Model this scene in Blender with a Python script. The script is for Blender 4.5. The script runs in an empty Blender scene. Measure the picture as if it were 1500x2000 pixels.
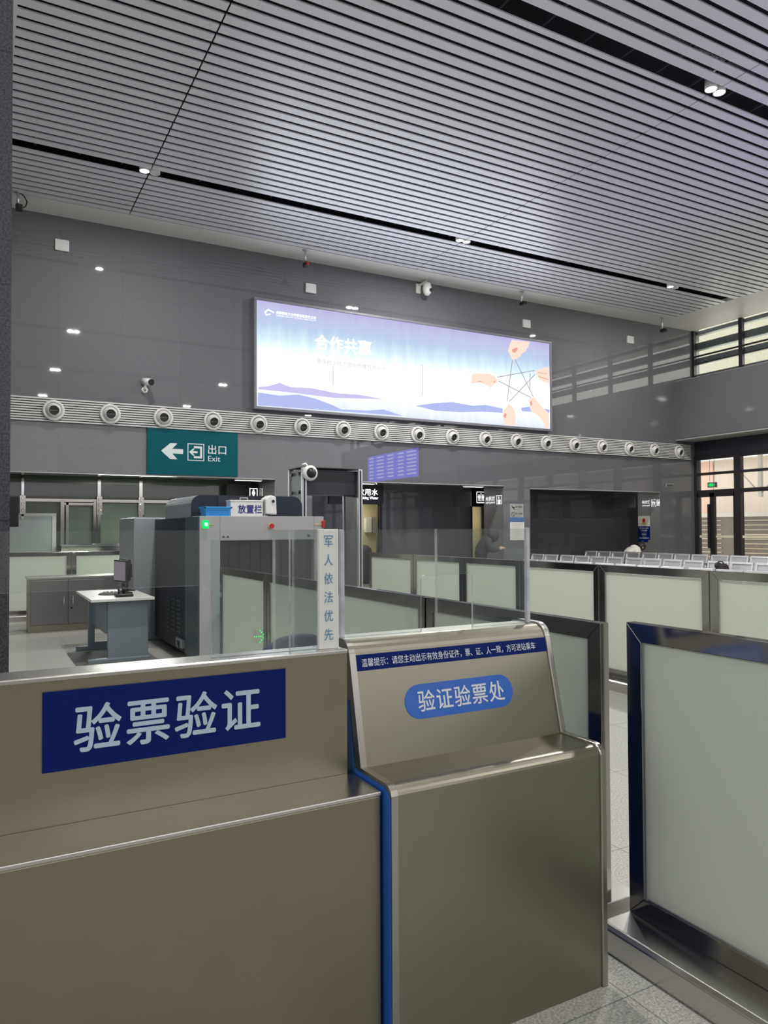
import bpy, bmesh, math, random
from mathutils import Vector, Matrix
random.seed(7)
sc = bpy.context.scene
C = sc.collection

# ------------------------------------------------------------------ camera
cam_d = bpy.data.cameras.new('camera')
cam = bpy.data.objects.new('camera', cam_d)
C.objects.link(cam)
FPX, YAW, PITCH, ROLL = 1449.27, 0.50119662, 0.02263652, 0.00479213
cam_d.sensor_fit = 'HORIZONTAL'
cam_d.sensor_width = 36.0
cam_d.lens = FPX / 1500.0 * 36.0
cam_d.clip_start = 0.05
cam_d.clip_end = 200
fw = Vector((math.sin(YAW) * math.cos(PITCH), math.cos(YAW) * math.cos(PITCH), math.sin(PITCH)))
rt0 = Vector((math.cos(YAW), -math.sin(YAW), 0))
dn0 = fw.cross(rt0)
rt = math.cos(ROLL) * rt0 + math.sin(ROLL) * dn0
dn = -math.sin(ROLL) * rt0 + math.cos(ROLL) * dn0
m = Matrix((rt, -dn, -fw)).transposed().to_4x4()
m.translation = Vector((0, 0, 1.55))
cam.matrix_world = m
sc.camera = cam

# ------------------------------------------------------------------ world, light levels, exposure
vs = sc.view_settings
vs.view_transform = 'Standard'
vs.look = 'None'
vs.exposure = 0.0
vs.gamma = 1.0
vs.use_curve_mapping = False
SKY = 2.4            # overcast sky outside
LAMP_W = 150.0       # each ceiling downlight
NEAR_K = 0.50        # the lamps around and behind the camera burn lower
REAR_E = 1.0         # glow of an added, unseen panel high in the rear wall
LEFT_W = 170.0       # added fill light left of the camera, out of view
RIGHT_W = 260.0      # daylight through the high windows on the right
SIGN_E = 2.6         # lit letters
world = bpy.data.worlds.new('overcast')
sc.world = world
world.use_nodes = True
wb = world.node_tree.nodes['Background']
wb.inputs[0].default_value = (0.93, 0.95, 1.0, 1)
wb.inputs[1].default_value = SKY


def area(name, loc, target, sx, sy, power, color=(1, 1, 1), spread=180, shape='RECTANGLE'):
    l = bpy.data.lights.new(name, 'AREA')
    l.shape = shape
    l.size = sx
    l.size_y = sy
    l.energy = power
    l.color = color
    l.spread = math.radians(spread)
    o = bpy.data.objects.new(name, l)
    o.location = loc
    d = Vector(target) - Vector(loc)
    o.rotation_euler = d.to_track_quat('-Z', 'Y').to_euler()
    C.objects.link(o)
    return o


area('fill_light_left', (-3.3, 3.0, 3.4), (10, 3.0, 2.2), 11, 4.6, LEFT_W, (0.97, 0.98, 1.0))  # added fill to brighten the barrier faces; the left wall is solid
area('daylight_clerestory', (20.9, 5, 7.0), (0, 5, 5.5), 22, 1.4, RIGHT_W, (1.0, 0.98, 0.92))

# ------------------------------------------------------------------ materials


def nt(mat):
    mat.use_nodes = True
    return mat.node_tree, mat.node_tree.nodes['Principled BSDF']


def mat(name, col, rough=0.5, metal=0.0, spec=0.5, coat=0.0, coat_rough=0.05, noise=0.0, nscale=30.0, stretch=None,
        bump=0.0, emit=None, estr=0.0, coat_ior=1.5):
    mt = bpy.data.materials.new(name)
    t, b = nt(mt)
    b.inputs['Base Color'].default_value = (*col, 1)
    b.inputs['Roughness'].default_value = rough
    b.inputs['Metallic'].default_value = metal
    b.inputs['Specular IOR Level'].default_value = spec
    b.inputs['Coat Weight'].default_value = coat
    b.inputs['Coat Roughness'].default_value = coat_rough
    b.inputs['Coat IOR'].default_value = coat_ior
    if emit:
        b.inputs['Emission Color'].default_value = (*emit, 1)
        b.inputs['Emission Strength'].default_value = estr
    tc = t.nodes.new('ShaderNodeTexCoord')
    mp = t.nodes.new('ShaderNodeMapping')
    if stretch:
        mp.inputs['Scale'].default_value = stretch
    ns = t.nodes.new('ShaderNodeTexNoise')
    ns.inputs['Scale'].default_value = nscale
    ns.inputs['Detail'].default_value = 4
    t.links.new(tc.outputs['Object'], mp.inputs[0])
    t.links.new(mp.outputs[0], ns.inputs['Vector'])
    if noise > 0:
        r = t.nodes.new('ShaderNodeMapRange')
        r.inputs[3].default_value = 1 - noise
        r.inputs[4].default_value = 1 + noise
        t.links.new(ns.outputs['Fac'], r.inputs[0])
        mx = t.nodes.new('ShaderNodeMix')
        mx.data_type = 'RGBA'
        mx.blend_type = 'MULTIPLY'
        mx.inputs[0].default_value = 1
        mx.inputs[6].default_value = (*col, 1)
        t.links.new(r.outputs[0], mx.inputs[7])
        t.links.new(mx.outputs[2], b.inputs['Base Color'])
    if bump > 0:
        bp = t.nodes.new('ShaderNodeBump')
        bp.inputs['Strength'].default_value = bump
        bp.inputs['Distance'].default_value = 0.002
        t.links.new(ns.outputs['Fac'], bp.inputs['Height'])
        t.links.new(bp.outputs[0], b.inputs['Normal'])
    return mt


def emis(name, col, s):
    mt = bpy.data.materials.new(name)
    mt.use_nodes = True
    t = mt.node_tree
    t.nodes.clear()
    e = t.nodes.new('ShaderNodeEmission')
    e.inputs[0].default_value = (*col, 1)
    e.inputs[1].default_value = s
    o = t.nodes.new('ShaderNodeOutputMaterial')
    t.links.new(e.outputs[0], o.inputs[0])
    return mt


def clear_mat(name, tint=(0.96, 0.98, 0.97), haze=0.03, ior=1.5, hazecol=(0.8, 0.82, 0.85), grough=0.02):
    """thin clear sheet: lets light straight through, Fresnel mirror, a little dust"""
    mt = bpy.data.materials.new(name)
    mt.use_nodes = True
    t = mt.node_tree
    t.nodes.clear()
    tr = t.nodes.new('ShaderNodeBsdfTransparent')
    tr.inputs[0].default_value = (*tint, 1)
    df = t.nodes.new('ShaderNodeBsdfDiffuse')
    df.inputs[0].default_value = (*hazecol, 1)
    gl = t.nodes.new('ShaderNodeBsdfGlossy')
    gl.inputs['Roughness'].default_value = grough
    lw = t.nodes.new('ShaderNodeLayerWeight')
    lw.inputs[0].default_value = 0.5
    pw = t.nodes.new('ShaderNodeMath')
    pw.operation = 'POWER'
    pw.inputs[1].default_value = 5.0
    t.links.new(lw.outputs['Facing'], pw.inputs[0])
    fr = t.nodes.new('ShaderNodeMath')
    fr.operation = 'MULTIPLY_ADD'
    fr.inputs[1].default_value = 0.9
    fr.inputs[2].default_value = ((ior - 1) / (ior + 1)) ** 2
    t.links.new(pw.outputs[0], fr.inputs[0])
    tc = t.nodes.new('ShaderNodeTexCoord')
    ns = t.nodes.new('ShaderNodeTexNoise')
    ns.inputs['Scale'].default_value = 6
    ns.inputs['Detail'].default_value = 5
    rg = t.nodes.new('ShaderNodeMapRange')
    rg.inputs[1].default_value = 0.35
    rg.inputs[2].default_value = 0.75
    rg.inputs[3].default_value = haze * 0.5
    rg.inputs[4].default_value = haze * 1.7
    t.links.new(tc.outputs['Object'], ns.inputs['Vector'])
    t.links.new(ns.outputs['Fac'], rg.inputs[0])
    m1 = t.nodes.new('ShaderNodeMixShader')
    m2 = t.nodes.new('ShaderNodeMixShader')
    t.links.new(rg.outputs[0], m1.inputs[0])
    t.links.new(tr.outputs[0], m1.inputs[1])
    t.links.new(df.outputs[0], m1.inputs[2])
    t.links.new(fr.outputs[0], m2.inputs[0])
    t.links.new(m1.outputs[0], m2.inputs[1])
    t.links.new(gl.outputs[0], m2.inputs[2])
    o = t.nodes.new('ShaderNodeOutputMaterial')
    t.links.new(m2.outputs[0], o.inputs[0])
    return mt


def tiled_stone(name, col, sx, sy, ox, oy, axes='XZ', rough=0.4, coat=1.0, coat_rough=0.03, coat_ior=1.5, speck=0.25, seam=0.75,
                sscale=140.0, vary=0.05, joint=0.004, bump=0.0, cloud=0.0):
    mt = bpy.data.materials.new(name)
    t, b = nt(mt)
    tc = t.nodes.new('ShaderNodeTexCoord')
    sep = t.nodes.new('ShaderNodeSeparateXYZ')
    t.links.new(tc.outputs['Object'], sep.inputs[0])
    cmb = t.nodes.new('ShaderNodeCombineXYZ')
    for k, ax in enumerate(axes):
        ad = t.nodes.new('ShaderNodeMath')
        ad.operation = 'ADD'
        ad.inputs[1].default_value = -(ox, oy)[k] + 1000 * (sx, sy)[k]
        t.links.new(sep.outputs['XYZ'.index(ax)], ad.inputs[0])
        t.links.new(ad.outputs[0], cmb.inputs[k])
    br = t.nodes.new('ShaderNodeTexBrick')
    br.offset = 0.0
    br.squash = 1.0
    br.inputs['Scale'].default_value = 1
    br.inputs['Brick Width'].default_value = sx
    br.inputs['Row Height'].default_value = sy
    br.inputs['Mortar Size'].default_value = joint
    br.inputs['Mortar Smooth'].default_value = 0.1
    br.inputs['Color1'].default_value = (1 - vary, 1 - vary, 1 - vary, 1)
    br.inputs['Color2'].default_value = (1 + vary, 1 + vary, 1 + vary, 1)
    br.inputs['Mortar'].default_value = (seam, seam, seam, 1)
    t.links.new(cmb.outputs[0], br.inputs['Vector'])
    ns = t.nodes.new('ShaderNodeTexNoise')
    ns.inputs['Scale'].default_value = sscale
    ns.inputs['Detail'].default_value = 3
    ns.inputs['Roughness'].default_value = 0.7
    t.links.new(tc.outputs['Object'], ns.inputs['Vector'])
    rg = t.nodes.new('ShaderNodeMapRange')
    rg.inputs[1].default_value = 0.3
    rg.inputs[2].default_value = 0.7
    rg.inputs[3].default_value = 1 - speck
    rg.inputs[4].default_value = 1 + speck
    t.links.new(ns.outputs['Fac'], rg.inputs[0])
    m1 = t.nodes.new('ShaderNodeMix')
    m1.data_type = 'RGBA'
    m1.blend_type = 'MULTIPLY'
    m1.inputs[0].default_value = 1
    m1.inputs[6].default_value = (*col, 1)
    t.links.new(rg.outputs[0], m1.inputs[7])
    m2 = t.nodes.new('ShaderNodeMix')
    m2.data_type = 'RGBA'
    m2.blend_type = 'MULTIPLY'
    m2.inputs[0].default_value = 1
    t.links.new(m1.outputs[2], m2.inputs[6])
    t.links.new(br.outputs['Color'], m2.inputs[7])
    t.links.new(m2.outputs[2], b.inputs['Base Color'])
    b.inputs['Roughness'].default_value = rough
    b.inputs['Coat Weight'].default_value = coat
    b.inputs['Coat Roughness'].default_value = coat_rough
    b.inputs['Coat IOR'].default_value = coat_ior
    b.inputs['Specular IOR Level'].default_value = 0.25
    return mt


M = {}
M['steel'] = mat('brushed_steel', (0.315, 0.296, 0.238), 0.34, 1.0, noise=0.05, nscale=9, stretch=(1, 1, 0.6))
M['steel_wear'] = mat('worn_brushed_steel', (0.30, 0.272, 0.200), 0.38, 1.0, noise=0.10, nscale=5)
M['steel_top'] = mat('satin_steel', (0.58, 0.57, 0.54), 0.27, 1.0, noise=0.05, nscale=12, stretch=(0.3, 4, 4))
M['steel_trim'] = mat('steel_trim', (0.62, 0.60, 0.57), 0.22, 1.0)
M['polish'] = mat('polished_steel', (0.60, 0.58, 0.55), 0.10, 1.0)
M['polish_dark'] = mat('polished_frame_steel', (0.34, 0.325, 0.31), 0.12, 1.0)
M['chrome'] = mat('chrome', (0.82, 0.82, 0.82), 0.07, 1.0)
M['seatsteel'] = mat('seat_steel', (0.80, 0.80, 0.81), 0.32, 0.75)
M['cabsteel'] = mat('cabinet_steel', (0.26, 0.25, 0.25), 0.35, 0.9)
M['panel'] = mat('frosted_panel', (0.71, 0.75, 0.675), 0.38, spec=0.4)
t, b = nt(M['panel'])
tl = t.nodes.new('ShaderNodeBsdfTranslucent')
tl.inputs[0].default_value = (0.80, 0.83, 0.74, 1)
ms = t.nodes.new('ShaderNodeMixShader')
ms.inputs[0].default_value = 0.38
t.links.new(b.outputs[0], ms.inputs[1])
t.links.new(tl.outputs[0], ms.inputs[2])
t.links.new(ms.outputs[0], t.nodes['Material Output'].inputs[0])
M['bluefilm'] = mat('blue_film', (0.02, 0.13, 0.50), 0.45)
M['navy'] = mat('navy_sign', (0.002, 0.012, 0.12), 0.55, spec=0.12)
M['midblue'] = mat('mid_blue_sticker', (0.02, 0.12, 0.50), 0.35)
M['letter'] = mat('pale_lettering', (0.42, 0.56, 0.66), 0.5)
M['letter_white'] = mat('white_lettering', (0.66, 0.70, 0.76), 0.5)
M['letter_blue'] = mat('blue_lettering', (0.09, 0.24, 0.42), 0.5)
M['ink'] = mat('navy_ink', (0.03, 0.03, 0.20), 0.5)
M['black_ink'] = mat('black_ink', (0.03, 0.03, 0.03), 0.5)
M['white'] = mat('white_plastic', (0.72, 0.73, 0.70), 0.4)
M['paper'] = mat('paper', (0.62, 0.61, 0.57), 0.7)
M['slat'] = mat('ceiling_slat_paint', (0.66, 0.66, 0.69), 0.36, 0.16, spec=0.55)
M['soffit'] = mat('soffit_paint', (0.62, 0.61, 0.58), 0.5, noise=0.02, nscale=1)
M['void'] = mat('ceiling_void', (0.012, 0.011, 0.016), 0.9)
M['voidbar'] = mat('void_truss', (0.06, 0.06, 0.07), 0.7)
M['wall'] = tiled_stone('grey_stone_wall', (0.118, 0.120, 0.132), 1.2, 0.8, 0.2, 0.0, 'XZ', rough=0.7, coat=1.0, coat_rough=0.02, coat_ior=1.55,
                        speck=0.10, seam=0.8, sscale=60, vary=0.03)
M['wall_side'] = tiled_stone('grey_stone_side_wall', (0.124, 0.125, 0.136), 1.2, 0.8, 0.2, 0.0, 'YZ', rough=0.7, coat=1.0, coat_rough=0.05,
                             speck=0.10, seam=0.8, sscale=60, vary=0.03)
M['jamb'] = tiled_stone('polished_jamb', (0.20, 0.195, 0.19), 1.2, 0.8, 0.2, 0.0, 'YZ', coat=1.0, coat_rough=0.01, coat_ior=2.0,
                        speck=0.08, seam=0.9, sscale=60, vary=0.02)
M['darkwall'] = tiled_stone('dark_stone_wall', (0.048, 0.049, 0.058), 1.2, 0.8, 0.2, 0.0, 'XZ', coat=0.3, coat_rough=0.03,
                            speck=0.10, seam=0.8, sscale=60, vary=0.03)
M['recesswall'] = tiled_stone('recess_stone_wall', (0.105, 0.105, 0.118), 1.2, 0.8, 0.2, 0.0, 'XZ', coat=0.4, coat_rough=0.03,
                              speck=0.10, seam=0.8, sscale=60, vary=0.03)
M['floor'] = tiled_stone('speckled_floor', (0.37, 0.37, 0.345), 0.83, 0.83, 0.24, 0.14, 'XY', rough=0.5, coat=0.35, coat_rough=0.10,
                         speck=0.5, seam=0.5, sscale=110, vary=0.03, joint=0.003)
M['granite'] = tiled_stone('dark_granite', (0.05, 0.052, 0.062), 0.9, 1.2, -0.02, 0.4, 'XZ', rough=0.45, coat=0.3, coat_rough=0.2, speck=0.8,
                           seam=0.5, sscale=90, vary=0.06)
M['flagback'] = mat('sign_back_grey', (0.11, 0.112, 0.13), 0.5)
M['boxframe'] = mat('light_box_frame', (0.16, 0.16, 0.19), 0.45)
M['lit_flag'] = emis('lit_flag_letters', (1.0, 1.0, 1.0), 9.0)
M['perforated'] = mat('perforated_seat_steel', (0.54, 0.54, 0.55), 0.42, 0.75, noise=0.15, nscale=260)
M['steel_edge'] = mat('steel_edge', (0.44, 0.425, 0.385), 0.28, 1.0)
M['bluefilm_shade'] = mat('blue_film_shade', (0.005, 0.028, 0.15), 0.5)  # the blue film again, darkened to stand for its shaded side
M['rearglow'] = mat('rear_panel_glow', (0.5, 0.5, 0.5), 0.4, emit=(0.96, 0.95, 1.0), estr=REAR_E)
M['rearwall'] = mat('light_grey_rear_wall', (0.42, 0.40, 0.38), 0.6)
M['grey_paint'] = mat('grey_paint', (0.35, 0.35, 0.34), 0.5)
M['band'] = mat('grille_paint', (0.55, 0.55, 0.54), 0.45)
M['nozzle'] = mat('nozzle_paint', (0.58, 0.58, 0.56), 0.35)
M['black'] = mat('black_plastic', (0.012, 0.012, 0.013), 0.35)
M['darkgap'] = mat('dark_gap', (0.02, 0.02, 0.02), 0.8)
M['teal'] = mat('teal_sign', (0.0, 0.082, 0.100), 0.4, spec=0.12)
M['teal_text'] = mat('teal_sign_lettering', (0.62, 0.68, 0.68), 0.5)
M['aluminium'] = mat('aluminium', (0.62, 0.63, 0.65), 0.33, 0.85)
M['frame_dark'] = mat('dark_mullion', (0.022, 0.018, 0.022), 0.45)
M['blind'] = mat('dark_transom_panel', (0.018, 0.020, 0.032), 0.5)
M['xsilver'] = mat('scanner_silver', (0.37, 0.37, 0.38), 0.4, 0.15, noise=0.03, nscale=150)
M['xdark'] = mat('scanner_slate', (0.020, 0.028, 0.042), 0.45, spec=0.25)
M['xteal'] = mat('scanner_slate_green', (0.045, 0.075, 0.085), 0.35)
M['xlight'] = mat('scanner_grey', (0.27, 0.295, 0.32), 0.35)
M['curtain'] = mat('rubber_curtain', (0.010, 0.010, 0.012), 0.5)
M['red'] = mat('red_plastic', (0.45, 0.01, 0.012), 0.35)
M['yellow'] = mat('yellow_plastic', (0.7, 0.5, 0.2), 0.4)
M['basket'] = mat('blue_basket', (0.02, 0.30, 0.72), 0.4)
M['detector'] = mat('detector_grey', (0.12, 0.13, 0.13), 0.45)
M['desk_top'] = mat('desk_top', (0.66, 0.66, 0.64), 0.4)
M['desk_leg'] = mat('desk_grey_blue', (0.17, 0.21, 0.235), 0.45)
M['screen'] = mat('screen_face', (0.10, 0.09, 0.10), 0.3, emit=(0.17, 0.145, 0.17), estr=0.8)
M['rubber_mat'] = mat('rubber_mat', (0.12, 0.125, 0.12), 0.7)
M['greenglass'] = mat('green_back_painted_glass', (0.055, 0.068, 0.055), 0.15, coat=0.7, coat_rough=0.02)
M['greydoor'] = mat('grey_door', (0.22, 0.25, 0.24), 0.3)
M['fabric_blue'] = mat('navy_fabric', (0.012, 0.022, 0.07), 0.8, noise=0.2, nscale=200)
M['warmroom'] = mat('cream_tile', (0.70, 0.64, 0.40), 0.4)
M['coat_white'] = mat('white_padded_coat', (0.72, 0.70, 0.64), 0.7, bump=0.6, nscale=25)
M['coat_dark'] = mat('dark_coat', (0.035, 0.035, 0.042), 0.8)
M['trousers'] = mat('dark_trousers', (0.02, 0.02, 0.025), 0.8)
M['hair'] = mat('black_hair', (0.012, 0.010, 0.010), 0.5, noise=0.3, nscale=120)
M['hair_brown'] = mat('dark_bag_cloth', (0.020, 0.014, 0.013), 0.75, noise=0.3, nscale=60)
M['skin'] = mat('skin', (0.52, 0.33, 0.24), 0.55)
M['acrylic'] = clear_mat('acrylic_sheet', haze=0.012)
M['acrylic_edge'] = clear_mat('acrylic_edge', (0.8, 0.82, 0.84), haze=0.42, hazecol=(0.85, 0.86, 0.9))
M['glass'] = clear_mat('window_glass', (0.97, 0.98, 0.97), haze=0.01)
M['ext_cream'] = mat('cream_cladding', (0.80, 0.74, 0.58), 0.8, noise=0.10, nscale=5)
M['ext_speck'] = mat('speckled_render', (0.46, 0.44, 0.33), 0.9, noise=0.25, nscale=9)
M['ext_pink'] = mat('pink_board', (0.86, 0.60, 0.46), 0.8, noise=0.08, nscale=3, stretch=(1, 6, 0.5))
M['ext_beige'] = mat('beige_board', (0.76, 0.66, 0.54), 0.8, noise=0.12, nscale=3, stretch=(1, 6, 0.3))
M['ext_container'] = mat('taupe_wagon', (0.25, 0.22, 0.19), 0.6, noise=0.1, nscale=2)
M['ext_white'] = mat('white_roof', (0.85, 0.83, 0.78), 0.6)
M['louvre'] = mat('louvre_grey', (0.10, 0.12, 0.125), 0.5)
M['lens'] = emis('lamp_lens', (1.0, 0.97, 0.92), 30.0)
M['lens_off'] = mat('lamp_lens_off', (0.6, 0.6, 0.6), 0.3)
M['lit_white'] = emis('lit_white', (1.0, 1.0, 1.0), SIGN_E)
M['lit_faint'] = emis('lit_sign', (0.95, 0.97, 1.0), 3.0)
M['lit_green'] = emis('lit_green', (0.0, 0.9, 0.12), 1.6)
M['lit_green_core'] = emis('lit_green_core', (0.35, 1.0, 0.45), 2.5)
M['lit_exit'] = emis('lit_exit_green', (0.0, 0.75, 0.12), 1.2)
M['led_blue'] = emis('led_blue', (0.12, 0.12, 0.95), 9.0)
M['led_text'] = emis('led_text', (0.6, 0.6, 1.0), 9.0)

# ------------------------------------------------------------------ mesh helpers


class MB:
    def __init__(self):
        self.bm = bmesh.new()
        self.mi = 0

    def box(self, x0, x1, y0, y1, z0, z1):
        v = [self.bm.verts.new((x, y, z)) for z in (z0, z1) for x, y in ((x0, y0), (x1, y0), (x1, y1), (x0, y1))]
        for f in ((0, 3, 2, 1), (4, 5, 6, 7), (0, 1, 5, 4), (1, 2, 6, 5), (2, 3, 7, 6), (3, 0, 4, 7)):
            self.bm.faces.new([v[i] for i in f]).material_index = self.mi
        return self

    def prism(self, pts, a0, a1, axis='X'):
        """closed outline pulled along an axis; pts are (Y,Z) for X, (X,Z) for Y, (X,Y) for Z"""
        def P(p, a):
            return {'X': (a, p[0], p[1]), 'Y': (p[0], a, p[1]), 'Z': (p[0], p[1], a)}[axis]
        A = [self.bm.verts.new(P(p, a0)) for p in pts]
        B = [self.bm.verts.new(P(p, a1)) for p in pts]
        n = len(pts)
        fs = [self.bm.faces.new(A), self.bm.faces.new(B[::-1])]
        for i in range(n):
            fs.append(self.bm.faces.new((A[i], B[i], B[(i + 1) % n], A[(i + 1) % n])))
        for f in fs:
            f.material_index = self.mi
        return self

    def cyl(self, p, q, r, r2=None, n=20, caps=True):
        p = Vector(p)
        q = Vector(q)
        r2 = r if r2 is None else r2
        d = (q - p).normalized()
        a = d.orthogonal().normalized()
        b = d.cross(a)
        A = [self.bm.verts.new(p + r * (math.cos(t) * a + math.sin(t) * b)) for t in [2 * math.pi * i / n for i in range(n)]]
        B = [self.bm.verts.new(q + r2 * (math.cos(t) * a + math.sin(t) * b)) for t in [2 * math.pi * i / n for i in range(n)]]
        for i in range(n):
            f = self.bm.faces.new((A[i], A[(i + 1) % n], B[(i + 1) % n], B[i]))
            f.smooth = True
            f.material_index = self.mi
        if caps:
            for f in (self.bm.faces.new(A[::-1]), self.bm.faces.new(B)):
                f.material_index = self.mi
        return self

    def tube(self, pts, r, n=8):
        for a, b in zip(pts[:-1], pts[1:]):
            self.cyl(a, b, r, n=n)
        for p in pts[1:-1]:
            self.ball(p, r, 8, 6)
        return self

    def ball(self, c, r, nu=16, nv=10, sx=1, sy=1, sz=1):
        res = bmesh.ops.create_uvsphere(self.bm, u_segments=nu, v_segments=nv, radius=r)
        for v in res['verts']:
            v.co = Vector((v.co.x * sx + c[0], v.co.y * sy + c[1], v.co.z * sz + c[2]))
        for v in res['verts']:
            for f in v.link_faces:
                f.smooth = True
                f.material_index = self.mi
        return self

    def lathe(self, prof, c, axis='Y', n=32):
        """profile of (radius, along) turned around an axis through c"""
        rings = []
        for r, a in prof:
            ring = []
            for i in range(n):
                t = 2 * math.pi * i / n
                u, w = r * math.cos(t), r * math.sin(t)
                off = {'Y': (u, a, w), 'Z': (u, w, a), 'X': (a, u, w)}[axis]
                ring.append(self.bm.verts.new((c[0] + off[0], c[1] + off[1], c[2] + off[2])))
            rings.append(ring)
        for A, B in zip(rings[:-1], rings[1:]):
            for i in range(n):
                f = self.bm.faces.new((A[i], A[(i + 1) % n], B[(i + 1) % n], B[i]))
                f.smooth = True
                f.material_index = self.mi
        return self

    def build(self, name, mats, parent=None, bevel=0.0, seg=2, recalc=True):
        if recalc:
            bmesh.ops.recalc_face_normals(self.bm, faces=self.bm.faces[:])
        me = bpy.data.meshes.new(name)
        self.bm.to_mesh(me)
        self.bm.free()
        for x in (mats if isinstance(mats, (list, tuple)) else [mats]):
            me.materials.append(M[x] if isinstance(x, str) else x)
        o = bpy.data.objects.new(name, me)
        C.objects.link(o)
        if parent:
            o.parent = parent
        if bevel > 0:
            bv = o.modifiers.new('bevel', 'BEVEL')
            bv.width = bevel
            bv.segments = seg
            bv.limit_method = 'ANGLE'
            bv.angle_limit = math.radians(40)
        return o


def tag(o, label, cat, group=None, kind=None):
    if label:
        o['label'] = label
    if cat:
        o['category'] = cat
    if group:
        o['group'] = group
    if kind:
        o['kind'] = kind
    return o


def thing(name, loc, label, cat, rz=0.0, group=None):
    o = bpy.data.objects.new(name, None)
    o.empty_display_size = 0.1
    o.location = loc
    o.rotation_euler = (0, 0, rz)
    C.objects.link(o)
    return tag(o, label, cat, group)


def struct(o):
    o['kind'] = 'structure'
    return o


def kids(o):
    return [c for c in bpy.data.objects if c.parent == o]


def dup(o, loc=None, rz=None, label=None, group=None, parent=None):
    c = o.copy()
    C.objects.link(c)
    if parent:
        c.parent = parent
    if loc is not None:
        c.location = loc
    if rz is not None:
        c.rotation_euler = (0, 0, rz)
    if label:
        c['label'] = label
    if group:
        c['group'] = group
    for k in kids(o):
        dup(k, parent=c)
    return c


def face_mat(p, facing):
    """frame whose x runs right, y up and z out of a surface that faces the given way"""
    ax = {'-Y': ((1, 0, 0), (0, 0, 1), (0, -1, 0)), '-X': ((0, -1, 0), (0, 0, 1), (-1, 0, 0)),
          '+X': ((0, 1, 0), (0, 0, 1), (1, 0, 0)), '+Y': ((-1, 0, 0), (0, 0, 1), (0, 1, 0)),
          '+Z': ((1, 0, 0), (0, 1, 0), (0, 0, 1))}[facing]
    mt = Matrix(ax).transposed().to_4x4()
    mt.translation = Vector(p)
    return mt


def text(body, w, h, material, parent, mtx, name='lettering', depth=0.002, weight=0.0, label=None, spacing=1.0):
    cu = bpy.data.curves.new(name, 'FONT')
    cu.body = body
    cu.size = 1.0
    cu.extrude = 0.0
    cu.offset = 0.0
    cu.space_character = spacing
    cu.resolution_u = 6
    tmp = bpy.data.objects.new(name, cu)
    C.objects.link(tmp)
    dg = bpy.context.evaluated_depsgraph_get()
    me = bpy.data.meshes.new_from_object(tmp.evaluated_get(dg))
    bpy.data.objects.remove(tmp)
    bpy.data.curves.remove(cu)
    xs = [v.co.x for v in me.vertices]
    ys = [v.co.y for v in me.vertices]
    if not xs:
        return None
    cx, cy = (min(xs) + max(xs)) / 2, (min(ys) + max(ys)) / 2
    kx = w / max(1e-6, max(xs) - min(xs))
    ky = h / max(1e-6, max(ys) - min(ys)) if h else kx
    for v in me.vertices:
        v.co = Vector(((v.co.x - cx) * kx, (v.co.y - cy) * ky, depth))
    if weight > 0:
        bmx = bmesh.new()
        for i_, (dx_, dy_) in enumerate(((1, 0), (-1, 0), (0, 1), (0, -1))):
            n0 = len(bmx.verts)
            bmx.from_mesh(me)
            bmx.verts.ensure_lookup_table()
            for v in bmx.verts[n0:]:
                v.co += Vector((dx_ * weight * kx, dy_ * weight * min(kx, ky), i_ * 0.00004))
        bmx.to_mesh(me)
        bmx.free()
    me.transform(mtx)
    me.materials.clear()
    me.materials.append(M[material] if isinstance(material, str) else material)
    me.name = name
    o = bpy.data.objects.new(name, me)
    C.objects.link(o)
    if parent:
        o.parent = parent
    if label:
        o['label'] = label
    return o


def flat(polys, depth0, depth1, mtx, name, material, parent):
    """flat shapes of a sign, in the frame of its face"""
    mb = MB()
    for p in polys:
        mb.prism(p, depth0, depth1, 'Z')
    mb.bm.transform(mtx)
    return mb.build(name, material, parent)


def ring_rect(w, h, t, r=0.0):
    """four bars of a rectangular outline"""
    return [[(-w / 2, h / 2 - t), (w / 2, h / 2 - t), (w / 2, h / 2), (-w / 2, h / 2)],
            [(-w / 2, -h / 2), (w / 2, -h / 2), (w / 2, -h / 2 + t), (-w / 2, -h / 2 + t)],
            [(-w / 2, -h / 2 + t), (-w / 2 + t, -h / 2 + t), (-w / 2 + t, h / 2 - t), (-w / 2, h / 2 - t)],
            [(w / 2 - t, -h / 2 + t), (w / 2, -h / 2 + t), (w / 2, h / 2 - t), (w / 2 - t, h / 2 - t)]]


def shift(poly, dx, dy, k=1.0):
    return [(x * k + dx, y * k + dy) for x, y in poly]


def disc(cx, cy, r, n=20, sy=1.0):
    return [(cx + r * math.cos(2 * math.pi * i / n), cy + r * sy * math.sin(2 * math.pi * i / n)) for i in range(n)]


def man(cx, cy, k):
    """pictogram figure: head and body"""
    return [disc(cx, cy + 0.40 * k, 0.10 * k, 12),
            [(cx - 0.17 * k, cy + 0.27 * k), (cx - 0.17 * k, cy - 0.05 * k), (cx - 0.09 * k, cy - 0.05 * k), (cx - 0.09 * k, cy - 0.5 * k),
             (cx + 0.09 * k, cy - 0.5 * k), (cx + 0.09 * k, cy - 0.05 * k), (cx + 0.17 * k, cy - 0.05 * k), (cx + 0.17 * k, cy + 0.27 * k)]]


PI = math.pi
CZ = 7.83      # underside of the slatted ceiling
WY = 16.0      # far wall
RX = 20.1      # right wall
HEAD = 2.70    # heads of the openings in the far wall

# ------------------------------------------------------------------ the setting
struct(MB().box(-3.6, RX + 0.3, -9.2, 20.5, -0.1, 0).build('floor', 'floor'))

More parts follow.
